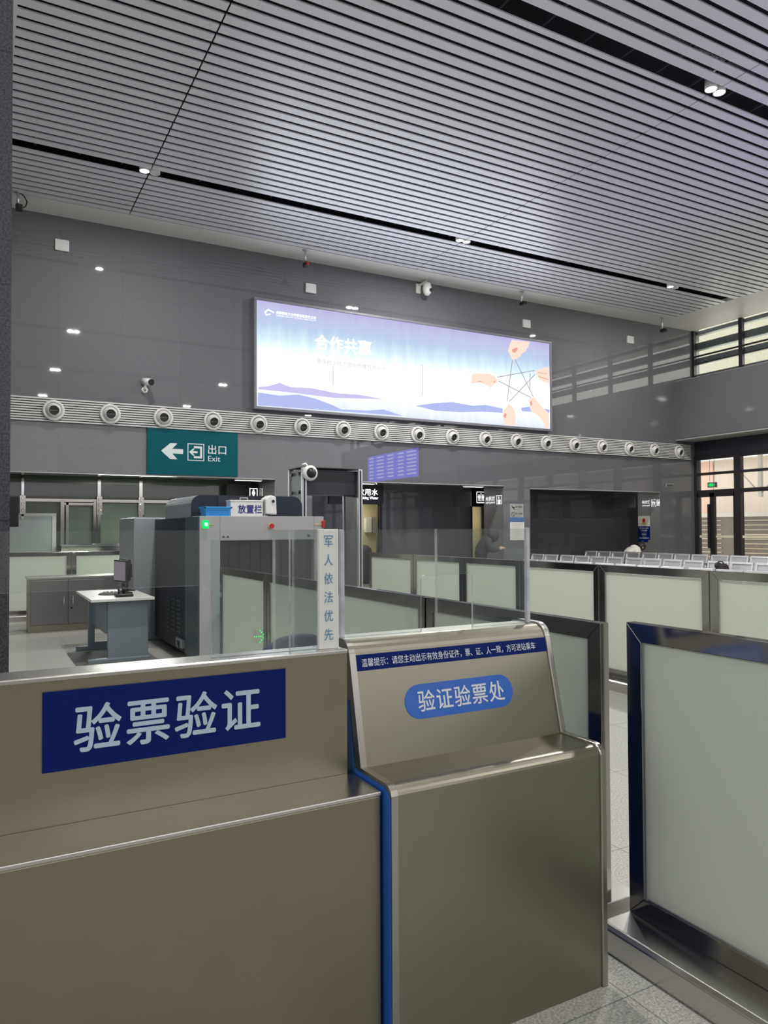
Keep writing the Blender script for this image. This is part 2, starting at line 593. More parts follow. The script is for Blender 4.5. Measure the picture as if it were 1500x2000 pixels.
cb = MB()
pitch, gap = 0.213, 0.068
slots = [13.14, 6.82, 0.5, -5.82]
xs_cols = [(0.38, 2.60), (2.622, 9.262), (9.278, 15.905), (15.921, 18.25)]
edges = [15.24] + [e for s_ in slots for e in (s_ + 0.27, s_)] + [-9.0]
for top_, bot_ in zip(edges[0::2], edges[1::2]):
    y1 = top_
    while y1 > bot_ + 0.03:
        y0 = max(bot_, y1 - (pitch - gap))
        for a, b in xs_cols:
            cb.box(a, b, y0, y1, CZ, CZ + 0.012)
            cb.box(a, b, y0, y0 + 0.006, CZ + 0.012, CZ + 0.020)
            cb.box(a, b, y1 - 0.006, y1, CZ + 0.012, CZ + 0.020)
        y1 -= pitch
struct(cb.build('ceiling', 'slat'))
tb = MB()
tb.box(-3.6, RX, 15.27, WY, CZ, CZ + 0.1)
tb.box(18.25, RX, -8.2, 15.27, CZ, CZ + 0.1)
tb.box(-3.6, 0.38, -8.2, 15.27, CZ, CZ + 0.1)
struct(tb.build('trim_1', 'soffit'))
struct(MB().box(-3.6, RX + 0.3, -8.4, WY + 0.3, 9.1, 9.2).box(-3.6, RX, WY - 0.02, WY + 0.3, CZ + 0.1, 9.1)
       .box(18.25, 18.3, -8.2, 15.3, CZ + 0.1, 9.1).box(0.33, 0.38, -8.2, 15.3, CZ + 0.1, 9.1)
       .box(0.38, 18.25, 15.27, 15.3, CZ + 0.1, 9.1).build('trim_2', 'void'))
vb = MB()
for s in slots[:2]:
    for k in range(26):
        x = 0.8 + k * 0.7
        vb.box(x, x + 0.03, s - 0.3, s + 0.6, CZ + 0.25, CZ + 0.29)
    for k in range(12):
        x = 1.0 + k * 1.5
        vb.tube([(x, s - 0.1, CZ + 0.35), (x + 0.7, s + 0.5, CZ + 0.8), (x + 1.4, s - 0.1, CZ + 0.35)], 0.03, 6)
    vb.box(0.5, 18.2, s + 0.1, s + 0.16, CZ + 0.5, CZ + 0.56)
struct(vb.build('trim_3', 'voidbar'))

# far wall: solid above the openings, piers between them
wf = MB()
TH = 0.88
wf.box(-3.6, 5.94, WY, WY + TH, HEAD, CZ + 0.1)
wf.box(5.94, 6.85, WY, WY + TH, 0, CZ + 0.1)
wf.box(6.85, 12.45, WY, WY + TH, HEAD, CZ + 0.1)
wf.box(12.45, 13.36, WY, WY + TH, 0, CZ + 0.1)
wf.box(13.36, 18.5, WY, WY + TH, HEAD - 0.05, CZ + 0.1)
wf.box(18.5, RX + 0.3, WY, WY + TH, 0, CZ + 0.1)
struct(wf.build('wall_far', 'wall'))
jb = MB()
for x in (5.94, 12.45, 18.5):
    jb.box(x - 0.006, x, WY + 0.003, WY + TH, 0, HEAD - 0.06)
struct(jb.build('trim_4', 'jamb'))
hb = MB()
hb.box(-3.6, 5.93, WY - 0.004, WY + 0.03, HEAD - 0.02, HEAD)
hb.box(6.85, 12.44, WY - 0.004, WY + 0.03, HEAD - 0.02, HEAD)
hb.box(13.36, 18.49, WY - 0.004, WY + 0.03, HEAD - 0.07, HEAD - 0.05)
struct(hb.build('trim_5', 'grey_paint'))

# recess behind the middle opening with two lit doorways
md = MB()
RY = 18.2
md.box(6.0, 8.95, RY, RY + 0.15, 0, 3.0)
md.box(8.95, 9.80, RY, RY + 0.15, 2.24, 3.0)
md.box(9.80, 12.97, RY, RY + 0.15, 0, 3.0)
md.box(12.97, 13.9, RY, RY + 0.15, 2.28, 3.0)
md.box(13.9, 19.2, RY, RY + 0.15, 0, 3.0)
md.box(6.0, 19.2, WY + TH, RY, 2.78, 2.84)
md.box(6.0, 6.1, WY + TH, RY, 0, 2.8)
md.box(13.38, 18.48, WY + 0.25, WY + 0.40, 0, HEAD - 0.05) if False else None
struct(md.build('wall_recess', 'recesswall'))
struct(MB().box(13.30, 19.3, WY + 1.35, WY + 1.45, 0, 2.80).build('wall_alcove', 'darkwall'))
wr = MB()
for a, b in ((8.60, 11.2), (12.70, 15.4)):
    wr.box(a, b, RY + 1.4, RY + 1.5, 0, 2.6)
    wr.box(a - 0.05, a, RY + 0.15, RY + 1.5, 0, 2.6)
    wr.box(b, b + 0.05, RY + 0.15, RY + 1.5, 0, 2.6)
    wr.box(a, b, RY + 0.15, RY + 1.5, 2.5, 2.6)
struct(wr.build('wall_washroom', 'warmroom'))
df = MB()
for a, b, h in ((8.95, 9.80, 2.24), (12.97, 13.9, 2.28)):
    df.box(a - 0.05, a, RY - 0.03, RY + 0.05, 0, h + 0.05)
    df.box(b, b + 0.10, RY - 0.03, RY + 0.05, 0, h + 0.05)
    df.box(a, b, RY - 0.03, RY + 0.05, h, h + 0.05)
struct(df.build('trim_6', 'frame_dark'))
area('washroom_lamp_a', (9.4, RY + 0.8, 2.45), (9.4, RY + 0.8, 0), 0.5, 0.5, 17, (1.0, 0.96, 0.80))
area('washroom_lamp_b', (13.4, RY + 0.8, 2.45), (13.4, RY + 0.8, 0), 0.5, 0.5, 17, (1.0, 0.96, 0.80))

# glass partition behind the left opening
GY = 17.6
struct(MB().box(-3.6, 6.0, GY + 0.03, GY + 0.12, 0, 3.0).build('wall_partition', 'greenglass'))
struct(MB().box(-3.6, 6.0, WY + TH, GY + 0.03, 2.84, 2.9).build('trim_7', 'grey_paint'))
gp = MB()
for x, z0, z1, r in ((0.84, 1.8, 2.84, 0.03), (2.38, 0, 2.84, 0.04), (3.28, 0, 2.84, 0.04)):
    gp.box(x - r, x + r, GY - 0.03, GY + 0.03, z0, z1)
gp.box(0.86, 4.6, GY - 0.05, GY, 2.17, 2.24)
gp.box(1.58, 1.66, GY - 0.06, GY + 0.03, 0, 2.2)
gp.box(1.69, 1.75, GY - 0.05, GY + 0.03, 0, 2.16)
gp.box(2.25, 2.32, GY - 0.06, GY + 0.03, 1.0, 2.2)
gp.box(1.58, 2.32, GY - 0.05, GY, 2.10, 2.16)
for x in (0.84, 2.38, 3.28):
    gp.box(x - 0.06, x + 0.06, GY - 0.08, GY - 0.03, 1.9, 2.3)
    for z in (1.98, 2.12, 2.24):
        gp.cyl((x, GY - 0.11, z), (x, GY - 0.08, z), 0.035, n=12)
struct(gp.build('trim_8', 'polish', bevel=0.006))
struct(MB().box(0.2, 1.42, GY - 0.02, GY + 0.02, 0, 1.86).build('door_2', 'greydoor'))
struct(MB().box(1.42, 1.5, GY - 0.03, GY + 0.02, 0, 1.92).box(0.2, 1.42, GY - 0.03, GY + 0.02, 1.86, 1.92).build('trim_9', 'grey_paint'))
t = thing('counter_shelf', (2.27, GY - 0.2, 0), 'long polished steel shelf against the green glass partition at left', 'shelf')
MB().box(-0.72, 0.72, -0.22, 0.15, 1.22, 1.25).build('shelf_board', 'chrome', t, 0.004)
MB().box(-0.70, 0.70, -0.20, 0.14, 1.08, 1.22).build('apron', 'polish', t)
MB().box(-0.70, -0.62, -0.2, 0.14, 0, 1.08).build('leg', 'polish', t)
MB().box(0.62, 0.70, -0.2, 0.14, 0, 1.08).build('leg', 'polish', t)

# side, rear and right walls
struct(MB().box(-3.8, -3.6, -8.4, 19, 0, 9.2).build('wall_left', 'wall_side'))
struct(MB().box(-3.6, RX + 0.3, -9.2, -9.0, 0, 9.2).build('wall_rear', 'rearwall'))
struct(MB().box(-3.4, RX, -9.0, -8.98, 3.4, 7.2).build('rear_glow_panel', 'rearglow'))  # added glowing panel, brightens the room and the far wall's reflection

SILL, LEDX, LT, LB = 6.42, 19.22, 6.13, 4.32
wr = MB()
wr.box(LEDX, RX + 0.2, -8.4, WY, LB, LT)
wr.box(RX + 0.02, RX + 0.2, -8.4, WY, LT, SILL)
struct(wr.build('wall_right', 'wall_side'))
struct(MB().box(LEDX, RX + 0.3, -8.4, WY, LT, LT + 0.012).box(LEDX + 0.02, RX + 0.2, -8.4, WY, LB - 0.05, LB - 0.004).build('trim_10', 'grey_paint'))
# clerestory
wc = MB()
for y in (15.98, 14.28, 12.45, 10.6, 8.75, 6.9, 5.05, 3.2, 1.35, -0.5, -2.35, -4.2, -6.05, -7.9):
    wc.box(RX - 0.06, RX + 0.06, y - 0.06, y + 0.06, LT + 0.012, CZ)
wc.box(RX - 0.02, RX + 0.05, -8.2, WY, 6.98, 7.02)
wc.box(RX - 0.02, RX + 0.05, -8.2, WY, 6.73, 6.77)
struct(wc.build('window_1', 'frame_dark'))
lv = MB()
for z0, z1 in ((7.22, 7.46), (6.78, 6.97), (7.70, 7.83)):
    lv.prism([(RX + 0.08, z0 + 0.02), (RX + 0.14, z1), (RX + 0.16, z1), (RX + 0.30, z0 + 0.02), (RX + 0.28, z0), (RX + 0.10, z0)], -8.2, WY, 'Y')
struct(lv.build('trim_11', 'louvre'))
struct(MB().box(RX + 0.06, RX + 0.07, -8.2, WY, LT + 0.02, CZ).build('window_2', 'glass'))
# glazed front below the ledge
dp = MB()
dp.box(RX, RX + 0.1, -8.4, WY, 3.74, LB - 0.01)
struct(dp.build('trim_12', 'blind'))
df = MB()
mull = [16.0, 14.47, 12.7, 10.9, 9.1, 7.3, 5.5, 3.7, 1.9, 0.1, -1.7, -3.5, -5.3, -7.1]
for k, y in enumerate(mull):
    wv = 0.11 if k else 0.10
    df.box(RX - 0.04, RX + 0.12, y - wv, y + wv, 0, 3.80)
df.box(RX - 0.02, RX + 0.08, -8.2, 16.0, 3.19, 3.27)
df.box(RX - 0.02, RX + 0.08, -8.2, 16.0, 2.60, 2.72)
df.box(RX - 0.03, RX + 0.10, -8.2, 16.0, 3.68, 3.76)
struct(df.build('window_3', 'frame_dark'))
struct(MB().box(RX + 0.03, RX + 0.04, -8.2, 16.0, 0.0, 3.7).build('window_4', 'glass'))
dr = MB()
dr.box(RX - 0.03, RX + 0.07, 15.28, 15.44, 0, 2.62)
dr.box(RX - 0.03, RX + 0.07, 14.58, 15.9, 2.50, 2.62)
dr.box(RX - 0.03, RX + 0.07, 14.58, 14.62, 0, 2.62)
dr.box(RX - 0.03, RX + 0.07, 15.86, 15.9, 0, 2.62)
dr.box(RX - 0.03, RX + 0.07, 14.58, 15.9, 0, 0.12)
d1 = struct(dr.build('door_1', 'frame_dark'))
MB().box(RX - 0.10, RX - 0.03, 15.24, 15.31, 0.9, 2.27).box(RX - 0.10, RX - 0.03, 15.41, 15.48, 0.9, 2.27).build('door_handle', 'frame_dark', d1)
struct(MB().box(RX + 0.02, RX + 0.028, -8, 15.9, 1.22, 1.30).build('trim_13', 'ext_cream'))

# outside, beyond the right-hand glazing
struct(MB().box(RX + 0.3, 60, -25, 45, -0.15, 0).build('floor_platform', 'ext_beige'))
w = thing('freight_wagon', (26.0, 14, 0), 'long taupe ribbed wagon standing outside beyond the glazed doors', 'wagon')
MB().box(0, 2.6, -20, 12, 0.2, 1.95).build('body', 'ext_container', w)
rb = MB()
for k in range(14):
    y = -20 + k * 2.3
    for j in range(9):
        rb.box(-0.06, 0.0, y + 0.15, y + 1.75, 0.35 + j * 0.18, 0.385 + j * 0.18)
rb.build('ribs', 'ext_beige', w)
MB().box(-0.1, 2.7, -20, 12, 1.95, 2.12).build('roof', 'ext_white', w)
b = thing('boarded_building', (31, 14, 0), 'beige and pink boarded building across the platform seen through the doors', 'building')
mb = MB()
for k in range(30):
    y = -24 + k * 1.6
    if k % 3:
        mb.box(0, 0.4, y, y + 1.6, 0, 4.7)
    elif k > 11:
        MB().box(-0.02, 0.38, y + 0.03, y + 1.57, 0, 4.7).build('board', 'ext_pink', b)
mb.build('wall', 'ext_beige', b)
MB().box(-0.6, 6, -24, 24, 4.7, 4.95).build('roof', 'ext_white', b)
struct(MB().box(RX + 0.3, 25.2, -20, 30, 5.2, 5.5).build('trim_14', 'ext_cream'))
b = thing('rendered_building', (38, 14, 0), 'tall speckled cream building filling the high windows at right', 'building')
MB().box(0, 3, -45, 45, 0, 24).build('wall', 'ext_speck', b)
p = thing('strut_post', (24.0, 16.4, 5.2), 'slim white hanging post with slanting struts outside the second glazed bay', 'post')
MB().box(-0.06, 0.06, -0.06, 0.06, -2.6, 0).build('post', 'ext_white', p)
MB().tube([(0, 0.04, -2.45), (0, 0.85, -1.6), (0, 1.3, -0.4)], 0.03).build('strut', 'ext_white', p)
MB().tube([(0, -0.04, -2.45), (0, -0.85, -1.6), (0, -1.3, -0.4)], 0.03).build('strut', 'ext_white', p)

# pillar beside the camera
struct(MB().box(-0.75, 0.143, 4.2, 4.9, 0, CZ).build('wall_pillar', 'granite'))

# ------------------------------------------------------------------ ceiling downlights


def downlight(x, y, lit, label, group):
    o = thing('downlight', (x, y, CZ), label, 'ceiling light', 0, group)
    MB().lathe([(0.055, 0.16), (0.085, 0.16), (0.088, -0.008), (0.078, -0.010), (0.074, 0.02)], (0, 0, 0), 'Z', 24).build('housing', 'white', o)
    MB().cyl((0, 0, 0.0), (0, 0, 0.012), 0.076, n=24).build('lens', 'lens' if lit else 'lens_off', o)
    MB().box(-0.01, 0.01, -0.01, 0.01, 0.16, 0.6).build('hanger', 'voidbar', o)
    if lit:
        l = bpy.data.lights.new('downlight_beam', 'AREA')
        l.shape = 'DISK'
        l.size = 0.15
        l.energy = LAMP_W * (1.0 if y > 5 else NEAR_K)
        l.color = (1.0, 0.97, 0.92)
        lo = bpy.data.objects.new('downlight_beam', l)
        lo.location = (x, y, CZ - 0.02)
        C.objects.link(lo)
    return o


cols = [2.61, 9.27, 15.91]
unlit = {(0, 0, 1), (2, 0, 1)}
colname = ['left', 'middle', 'right']
for r, s in enumerate(slots):
    for c, x in enumerate(cols):
        for k in (0, 1):
            lit = (c, r, k) not in unlit
            if r == 0:
                lab = '%s round downlight of the %s pair in the far dark ceiling slot' % (
                    ('lit' if lit else 'unlit'), colname[c]) if c != 1 else \
                    'lit round downlight, %s one of the middle pair in the far ceiling slot' % ('left' if k == 0 else 'right')
            elif r == 1 and c == 1:
                lab = 'bright round downlight, %s one of the pair in the near ceiling slot at top right' % ('left' if k == 0 else 'right')
            else:
                lab = 'lit round ceiling downlight outside the frame, mirrored in the polished wall'
            downlight(x + (-0.09 if k == 0 else 0.09), s + 0.12, lit, lab, 'round downlights in the ceiling slots')

# ------------------------------------------------------------------ far wall fittings
g = thing('air_grille', (10.0, WY, 3.93), 'long pale horizontal slatted grille band running across the grey wall', 'grille')
gx0, gx1 = -9.9, 9.85
MB().box(gx0, gx1, -0.03, -0.005, -0.235, 0.235).build('backing', 'darkgap', g)
gb = MB()
for k in range(10):
    z = -0.235 + k * 0.0485
    gb.box(gx0, gx1, -0.07, -0.03, z, z + 0.030)
gb.build('slats', 'band', g, 0.004, 1)

nozx = [1.30, 2.36, 3.42, 4.48, 5.52, 6.57, 7.62, 8.65, 9.70, 10.74, 11.79, 12.83, 13.88, 14.93, 16.0, 17.1, 18.18, 19.28]


def nozzle(x, aim, label):
    o = thing('air_nozzle', (x, WY - 0.078, 3.915), label, 'air nozzle', 0, 'round jet nozzles along the grille band')
    MB().lathe([(0.205, 0.0), (0.205, -0.03), (0.195, -0.045), (0.160, -0.05), (0.150, -0.035), (0.150, 0.0)], (0, 0, 0)).build('ring', 'nozzle', o)
    # ball with a spout that points along aim
    d = Vector(aim).normalized()
    ball = MB()
    prof = [(0.150, -0.02), (0.143, -0.05), (0.124, -0.085), (0.103, -0.105), (0.103, -0.114), (0.094, -0.114), (0.094, -0.03)]
    ball.lathe(prof, (0, 0, 0))
    rot = Vector((0, -1, 0)).rotation_difference(d).to_matrix().to_4x4()
    ball.bm.transform(rot)
    ball.build('ball_spout', 'nozzle', o)
    mo = MB().cyl((0, -0.03, 0), (0, -0.075, 0), 0.094, n=24)
    mo.bm.transform(rot)
    mm = mo.build('mouth', 'black', o)
    va = MB().box(-0.08, 0.08, -0.083, -0.079, -0.005, 0.005)
    va.bm.transform(rot)
    va.build('vane', 'detector', o)
    return o


order = ['first', 'second', 'third', 'fourth', 'fifth', 'sixth', 'seventh', 'eighth', 'ninth', 'tenth', 'eleventh', 'twelfth',
         'thirteenth', 'fourteenth', 'fifteenth', 'sixteenth', 'seventeenth', 'eighteenth']
for i, x in enumerate(nozx):
    extra = {2: ', above the left edge of the exit sign', 3: ', above the middle of the exit sign', 17: ', rightmost by the glazed front', 0: ', nearest the granite pillar'}.get(i, '')
    aim = (0.0, -1, -0.10) if i < 3 else (0.04, -1, -0.30)
    nozzle(x, aim, 'round white jet nozzle, %s from the left%s' % (order[i], extra))

# lit advertising box
bl = thing('advertising_light_box', (9.73, WY, 5.51), 'large glowing blue and white advertising light box with hands and a string star', 'light box')
bx0, bx1, bz0, bz1 = 5.455 - 9.73, 13.99 - 9.73, 4.306 - 5.51, 6.70 - 5.51
fb = MB()
for a in ((bx0 - 0.06, bx1 + 0.06, bz1, bz1 + 0.06), (bx0 - 0.06, bx1 + 0.06, bz0 - 0.06, bz0), (bx0 - 0.06, bx0, bz0, bz1), (bx1, bx1 + 0.06, bz0, bz1)):
    fb.box(a[0], a[1], -0.16, 0, a[2], a[3])
fb.build('frame', 'boxframe', bl, 0.005)
sm = bpy.data.materials.new('backlit_print')
sm.use_nodes = True
t = sm.node_tree
t.nodes.clear()
tc = t.nodes.new('ShaderNodeTexCoord')
sep = t.nodes.new('ShaderNodeSeparateXYZ')
t.links.new(tc.outputs['Generated'], sep.inputs[0])
mpn = t.nodes.new('ShaderNodeMapping')
mpn.inputs['Scale'].default_value = (26, 1, 1.0)
t.links.new(tc.outputs['Generated'], mpn.inputs[0])
ns = t.nodes.new('ShaderNodeTexNoise')
ns.inputs['Scale'].default_value = 1.6
ns.inputs['Detail'].default_value = 5
t.links.new(mpn.outputs[0], ns.inputs['Vector'])
wob = t.nodes.new('ShaderNodeMath')
wob.operation = 'MULTIPLY_ADD'
wob.inputs[1].default_value = 0.20
t.links.new(ns.outputs['Fac'], wob.inputs[0])
sub = t.nodes.new('ShaderNodeMath')
sub.operation = 'SUBTRACT'
sub.inputs[1].default_value = 0.10
t.links.new(sep.outputs['Z'], sub.inputs[0])
t.links.new(sub.outputs[0], wob.inputs[2])
rp = t.nodes.new('ShaderNodeValToRGB')
els = rp.color_ramp.elements
stops = [(0.0, (0.80, 0.86, 0.95)), (0.07, (0.92, 0.97, 1.0)), (0.20, (1.10, 1.15, 1.2)), (0.36, (1.25, 1.25, 1.25)), (0.52, (1.10, 1.15, 1.15)),
         (0.64, (0.74, 0.93, 0.99)), (0.78, (0.54, 0.67, 0.90)), (0.92, (0.56, 0.57, 0.84)), (1.0, (0.53, 0.50, 0.80))]
els[0].position, els[0].color = stops[0][0], (*stops[0][1], 1)
els[1].position, els[1].color = stops[-1][0], (*stops[-1][1], 1)
for p_, c_ in stops[1:-1]:
    e = els.new(p_)
    e.color = (*c_, 1)
t.links.new(wob.outputs[0], rp.inputs[0])
em = t.nodes.new('ShaderNodeEmission')
em.inputs[1].default_value = 1.0
t.links.new(rp.outputs[0], em.inputs[0])
om = t.nodes.new('ShaderNodeOutputMaterial')
t.links.new(em.outputs[0], om.inputs[0])
MB().box(bx0, bx1, -0.13, -0.06, bz0, bz1).build('lit_print', sm, bl)
area('light_box_glow', (9.73, WY - 0.2, 5.5), (9.73, 0, 5.3), 8.5, 2.4, 130, (0.88, 0.93, 1.0))


def art(polys, d, name, material):
    mb = MB()
    for p_ in polys:
        mb.prism([(x - 9.73, z - 5.51) for x, z in p_], -0.13 - d, -0.131, 'Y')
    return mb.build(name, material, bl)


pm = [emis('print_violet', (0.62, 0.58, 0.92), 1.0), emis('print_blue', (0.47, 0.53, 0.90), 1.0), emis('print_skin', (1.08, 0.80, 0.67), 1.0),
      emis('print_skin_dark', (0.85, 0.40, 0.33), 1.0), emis('print_string', (0.45, 0.40, 0.48), 1.0), emis('print_white', (1.35, 1.35, 1.35), 1.0),
      emis('print_grey', (0.62, 0.64, 0.70), 1.0)]
art([[(5.5, 4.738), (5.748, 4.784), (6.002, 4.88), (6.26, 4.805), (6.787, 4.826), (7.33, 4.772), (7.496, 4.761), (8.004, 4.777), (8.702, 4.719),
      (7.33, 4.646), (6.259, 4.682), (5.5, 4.69)]], 0.002, 'printed_far_hills', pm[0])
art([[(5.487, 4.618), (6.001, 4.588), (6.468, 4.651), (6.894, 4.586), (7.329, 4.469), (7.55, 4.385), (8.232, 4.408), (8.701, 4.468), (9.241, 4.349), (5.487, 4.33)],
     [(9.613, 4.631), (10.181, 4.739), (10.701, 4.807), (11.369, 4.763), (11.781, 4.817), (12.342, 4.762), (12.341, 4.647), (11.641, 4.626), (10.963, 4.566), (10.18, 4.549)],
     [(12.957, 4.825), (13.291, 4.89), (13.971, 4.852), (13.97, 4.762), (12.993, 4.734)]], 0.003, 'printed_near_hills', pm[1])
hands = [[(12.668, 6.655), (13.298, 6.67), (13.221, 6.507), (13.133, 6.395), (12.982, 6.294), (12.96, 6.24), (12.81, 6.14), (12.704, 6.112), (12.642, 6.173), (12.539, 6.346), (12.582, 6.469)],
         [(13.973, 6.054), (13.562, 5.927), (13.452, 5.865), (13.549, 5.754), (13.603, 5.673), (13.734, 5.617), (13.967, 5.595)],
         [(11.313, 5.34), (11.354, 5.596), (11.573, 5.633), (11.915, 5.649), (12.077, 5.615), (12.168, 5.507), (12.075, 5.408), (11.952, 5.289), (11.73, 5.369), (11.571, 5.404)],
         [(12.373, 4.41), (12.323, 4.556), (12.355, 4.692), (12.481, 4.818), (12.524, 4.904), (12.649, 4.847), (12.732, 4.752), (12.793, 4.605), (12.77, 4.419), (12.79, 4.328), (12.434, 4.322)],
         [(13.807, 4.331), (13.764, 4.483), (13.59, 4.643), (13.309, 4.777), (13.256, 4.892), (13.247, 5.079), (13.302, 5.134), (13.443, 5.146), (13.551, 5.034), (13.747, 4.878), (13.945, 4.754), (13.951, 4.331)]]
for h_ in hands:
    art([h_], 0.004, 'printed_hand', pm[2])
shade = [[(12.676, 6.395), (12.814, 6.461), (12.877, 6.451), (12.834, 6.362), (12.759, 6.303), (12.675, 6.336)],
         [(12.36, 4.55), (12.42, 4.66), (12.47, 4.60), (12.43, 4.50)], [(13.27, 5.0), (13.33, 5.06), (13.36, 4.95), (13.31, 4.90)],
         [(12.02, 5.44), (12.12, 5.50), (12.10, 5.43)], [(13.58, 5.76), (13.95, 5.70), (13.95, 5.68), (13.6, 5.73)], [(13.55, 5.86), (13.90, 5.86), (13.90, 5.84), (13.58, 5.84)],
         [(11.36, 5.36), (11.6, 5.44), (11.72, 5.39), (11.57, 5.41)]]
for q_ in shade:
    art([q_], 0.005, 'printed_hand_shading', pm[3])
st = []
for (ax_, az_), (bx_, bz_) in [((12.683, 6.11), (12.489, 4.969)), ((12.768, 6.135), (13.4, 5.159)), ((12.169, 5.591), (13.452, 5.896)), ((12.556, 4.957), (13.462, 5.789)),
                               ((12.199, 5.494), (13.313, 5.135)), ((13.299, 5.816), (13.272, 5.353))]:
    d = Vector((bx_ - ax_, bz_ - az_)).normalized()
    n_ = Vector((-d.y, d.x)) * 0.011
    st.append([(ax_ + n_.x, az_ + n_.y), (bx_ + n_.x, bz_ + n_.y), (bx_ - n_.x, bz_ - n_.y), (ax_ - n_.x, az_ - n_.y)])
art(st, 0.006, 'printed_string_star', pm[4])
art([[(7.33, 4.95), (7.352, 4.95), (7.352, 5.4), (7.33, 5.4)], [(9.80, 4.90), (9.82, 4.90), (9.82, 5.7), (9.80, 5.7)]], 0.004, 'printed_hairline', pm[6])


def bt(s, x0, x1, z0, z1, m_, wgt, nm='printed_lettering'):
    text(s, x1 - x0, z1 - z0, m_, bl, face_mat(((x0 + x1) / 2 - 9.73, -0.134, (z0 + z1) / 2 - 5.51), '-Y'), nm, 0.002, wgt)


art([[(5.636, 6.454), (5.734, 6.537), (5.881, 6.475), (5.86, 6.455), (5.74, 6.50), (5.68, 6.45), (5.70, 6.40), (5.80, 6.44), (5.782, 6.415), (5.684, 6.37)]], 0.003, 'printed_emblem', pm[5])
bt('成都铁路文化传媒有限责任公司', 5.92, 6.90, 6.445, 6.515, pm[5], 0.02)
bt('CHENGDU RAILWAY CULTURAL MEDIA CO.,LTD', 5.92, 6.90, 6.395, 6.43, pm[5], 0.01)
bt('合作共赢', 6.88, 8.36, 5.75, 6.10, pm[5], 0.03)
bt('重庆线上线下文化传播有限公司', 6.92, 8.75, 5.42, 5.53, pm[6], 0.0)

# exit sign
ex = thing('exit_sign', (4.075, WY, 3.22), 'teal exit sign with a white arrow on the wall under the nozzles', 'sign')
MB().box(-0.975, 0.975, -0.05, 0, -0.50, 0.475).build('board', 'teal', ex, 0.004)
F = face_mat((0, -0.052, 0), '-Y')
flat([[(-0.69, 0.0), (-0.50, 0.17), (-0.35, 0.17), (-0.46, 0.05), (-0.23, 0.05), (-0.23, -0.05), (-0.46, -0.05), (-0.35, -0.17), (-0.50, -0.17)]], 0, 0.002, F, 'arrow', 'teal_text', ex)
ic = [shift(q, 0.045, 0.0) for q in ring_rect(0.36, 0.37, 0.018)]
ic += [shift(q, 0.05, 0.0) for q in ([(-0.05, 0.13), (0.13, 0.13), (0.13, -0.13), (-0.05, -0.13), (-0.05, -0.085), (0.085, -0.085), (0.085, 0.085), (-0.05, 0.085)],
                                     [(-0.15, 0.0), (-0.07, 0.075), (-0.03, 0.075), (-0.075, 0.022), (0.03, 0.022), (0.03, -0.022), (-0.075, -0.022), (-0.03, -0.075), (-0.07, -0.075)])]
flat(ic, 0, 0.002, F, 'pictogram', 'teal_text', ex)
text('出口', 0.40, 0.20, 'teal_text', ex, face_mat((0.51, -0.052, 0.075), '-Y'), 'lettering', 0.002, 0.01)
text('Exit', 0.27, 0.115, 'teal_text', ex, face_mat((0.445, -0.052, -0.125), '-Y'), 'lettering', 0.002, 0.0)

# square wall loudspeakers
for i, (x, z, lab) in enumerate([(1.445, 7.244, 'small square pale loudspeaker high on the wall at far left'),
                                 (6.82, 7.196, 'small square pale loudspeaker above the left end of the light box'),
                                 (13.27, 7.193, 'small square pale loudspeaker above the right end of the light box'),
                                 (17.27, 7.227, 'small square pale loudspeaker high on the wall near the corner windows')]):
    s = thing('wall_loudspeaker', (x, WY, z), lab, 'loudspeaker', 0, 'square loudspeakers high on the far wall')
    MB().box(-0.13, 0.13, -0.05, 0, -0.11, 0.11).build('case', 'white', s, 0.008)
    gr = MB()
    for k in range(8):
        gr.box(-0.115, 0.115, -0.054, -0.05, -0.095 + k * 0.025, -0.083 + k * 0.025)
    gr.build('grille', 'band', s)

# cameras
d = thing('dome_camera', (9.87, WY, 7.62), 'white pan and tilt camera on a bracket above the light box', 'camera')
MB().box(-0.16, -0.02, -0.04, 0, -0.10, 0.14).tube([(-0.08, -0.02, 0.10), (0.02, -0.22, 0.16), (0.02, -0.26, 0.10)], 0.035).build('bracket', 'white', d, 0.006)
MB().lathe([(0.02, 0.12), (0.09, 0.10), (0.115, 0.0), (0.115, -0.06), (0.10, -0.14), (0.05, -0.20), (0.0, -0.21)], (0.02, -0.26, 0), 'Z').build('housing', 'white', d)
MB().cyl((0.06, -0.34, -0.08), (0.065, -0.385, -0.085), 0.04).build('lens', 'black', d)
d = thing('bullet_camera', (3.05, WY, 4.50), 'small white wall camera with dark lens above the grille at left', 'camera')
MB().lathe([(0.065, 0), (0.065, -0.05), (0.03, -0.06)], (0, 0, -0.02)).tube([(0, -0.04, -0.02), (0, -0.10, 0.04), (0.0, -0.12, 0.09)], 0.025).build('bracket', 'white', d)
MB().cyl((-0.02, -0.04, 0.16), (0.08, -0.26, 0.11), 0.07).build('housing', 'white', d)
MB().cyl((0.08, -0.26, 0.11), (0.092, -0.285, 0.104), 0.066).build('lens', 'black', d)


def hang_cam(x, y, drop, label, tilt=1):
    o = thing('hanging_camera', (x, y, CZ), label, 'camera', 0, 'small cameras hanging under the ceiling edge')
    MB().cyl((0, 0, 0), (0, 0, -drop), 0.028, n=12).cyl((0, 0, 0), (0, 0, -0.02), 0.06).build('drop_rod', 'aluminium', o)
    MB().box(-0.045, 0.075, -0.13, 0.05, -drop - 0.09, -drop).build('housing', 'black', o, 0.012)
    MB().cyl((0.015, -0.13, -drop - 0.045), (0.015, -0.145, -drop - 0.045), 0.035).build('lens', 'red' if tilt == 2 else 'darkgap', o)
    return o


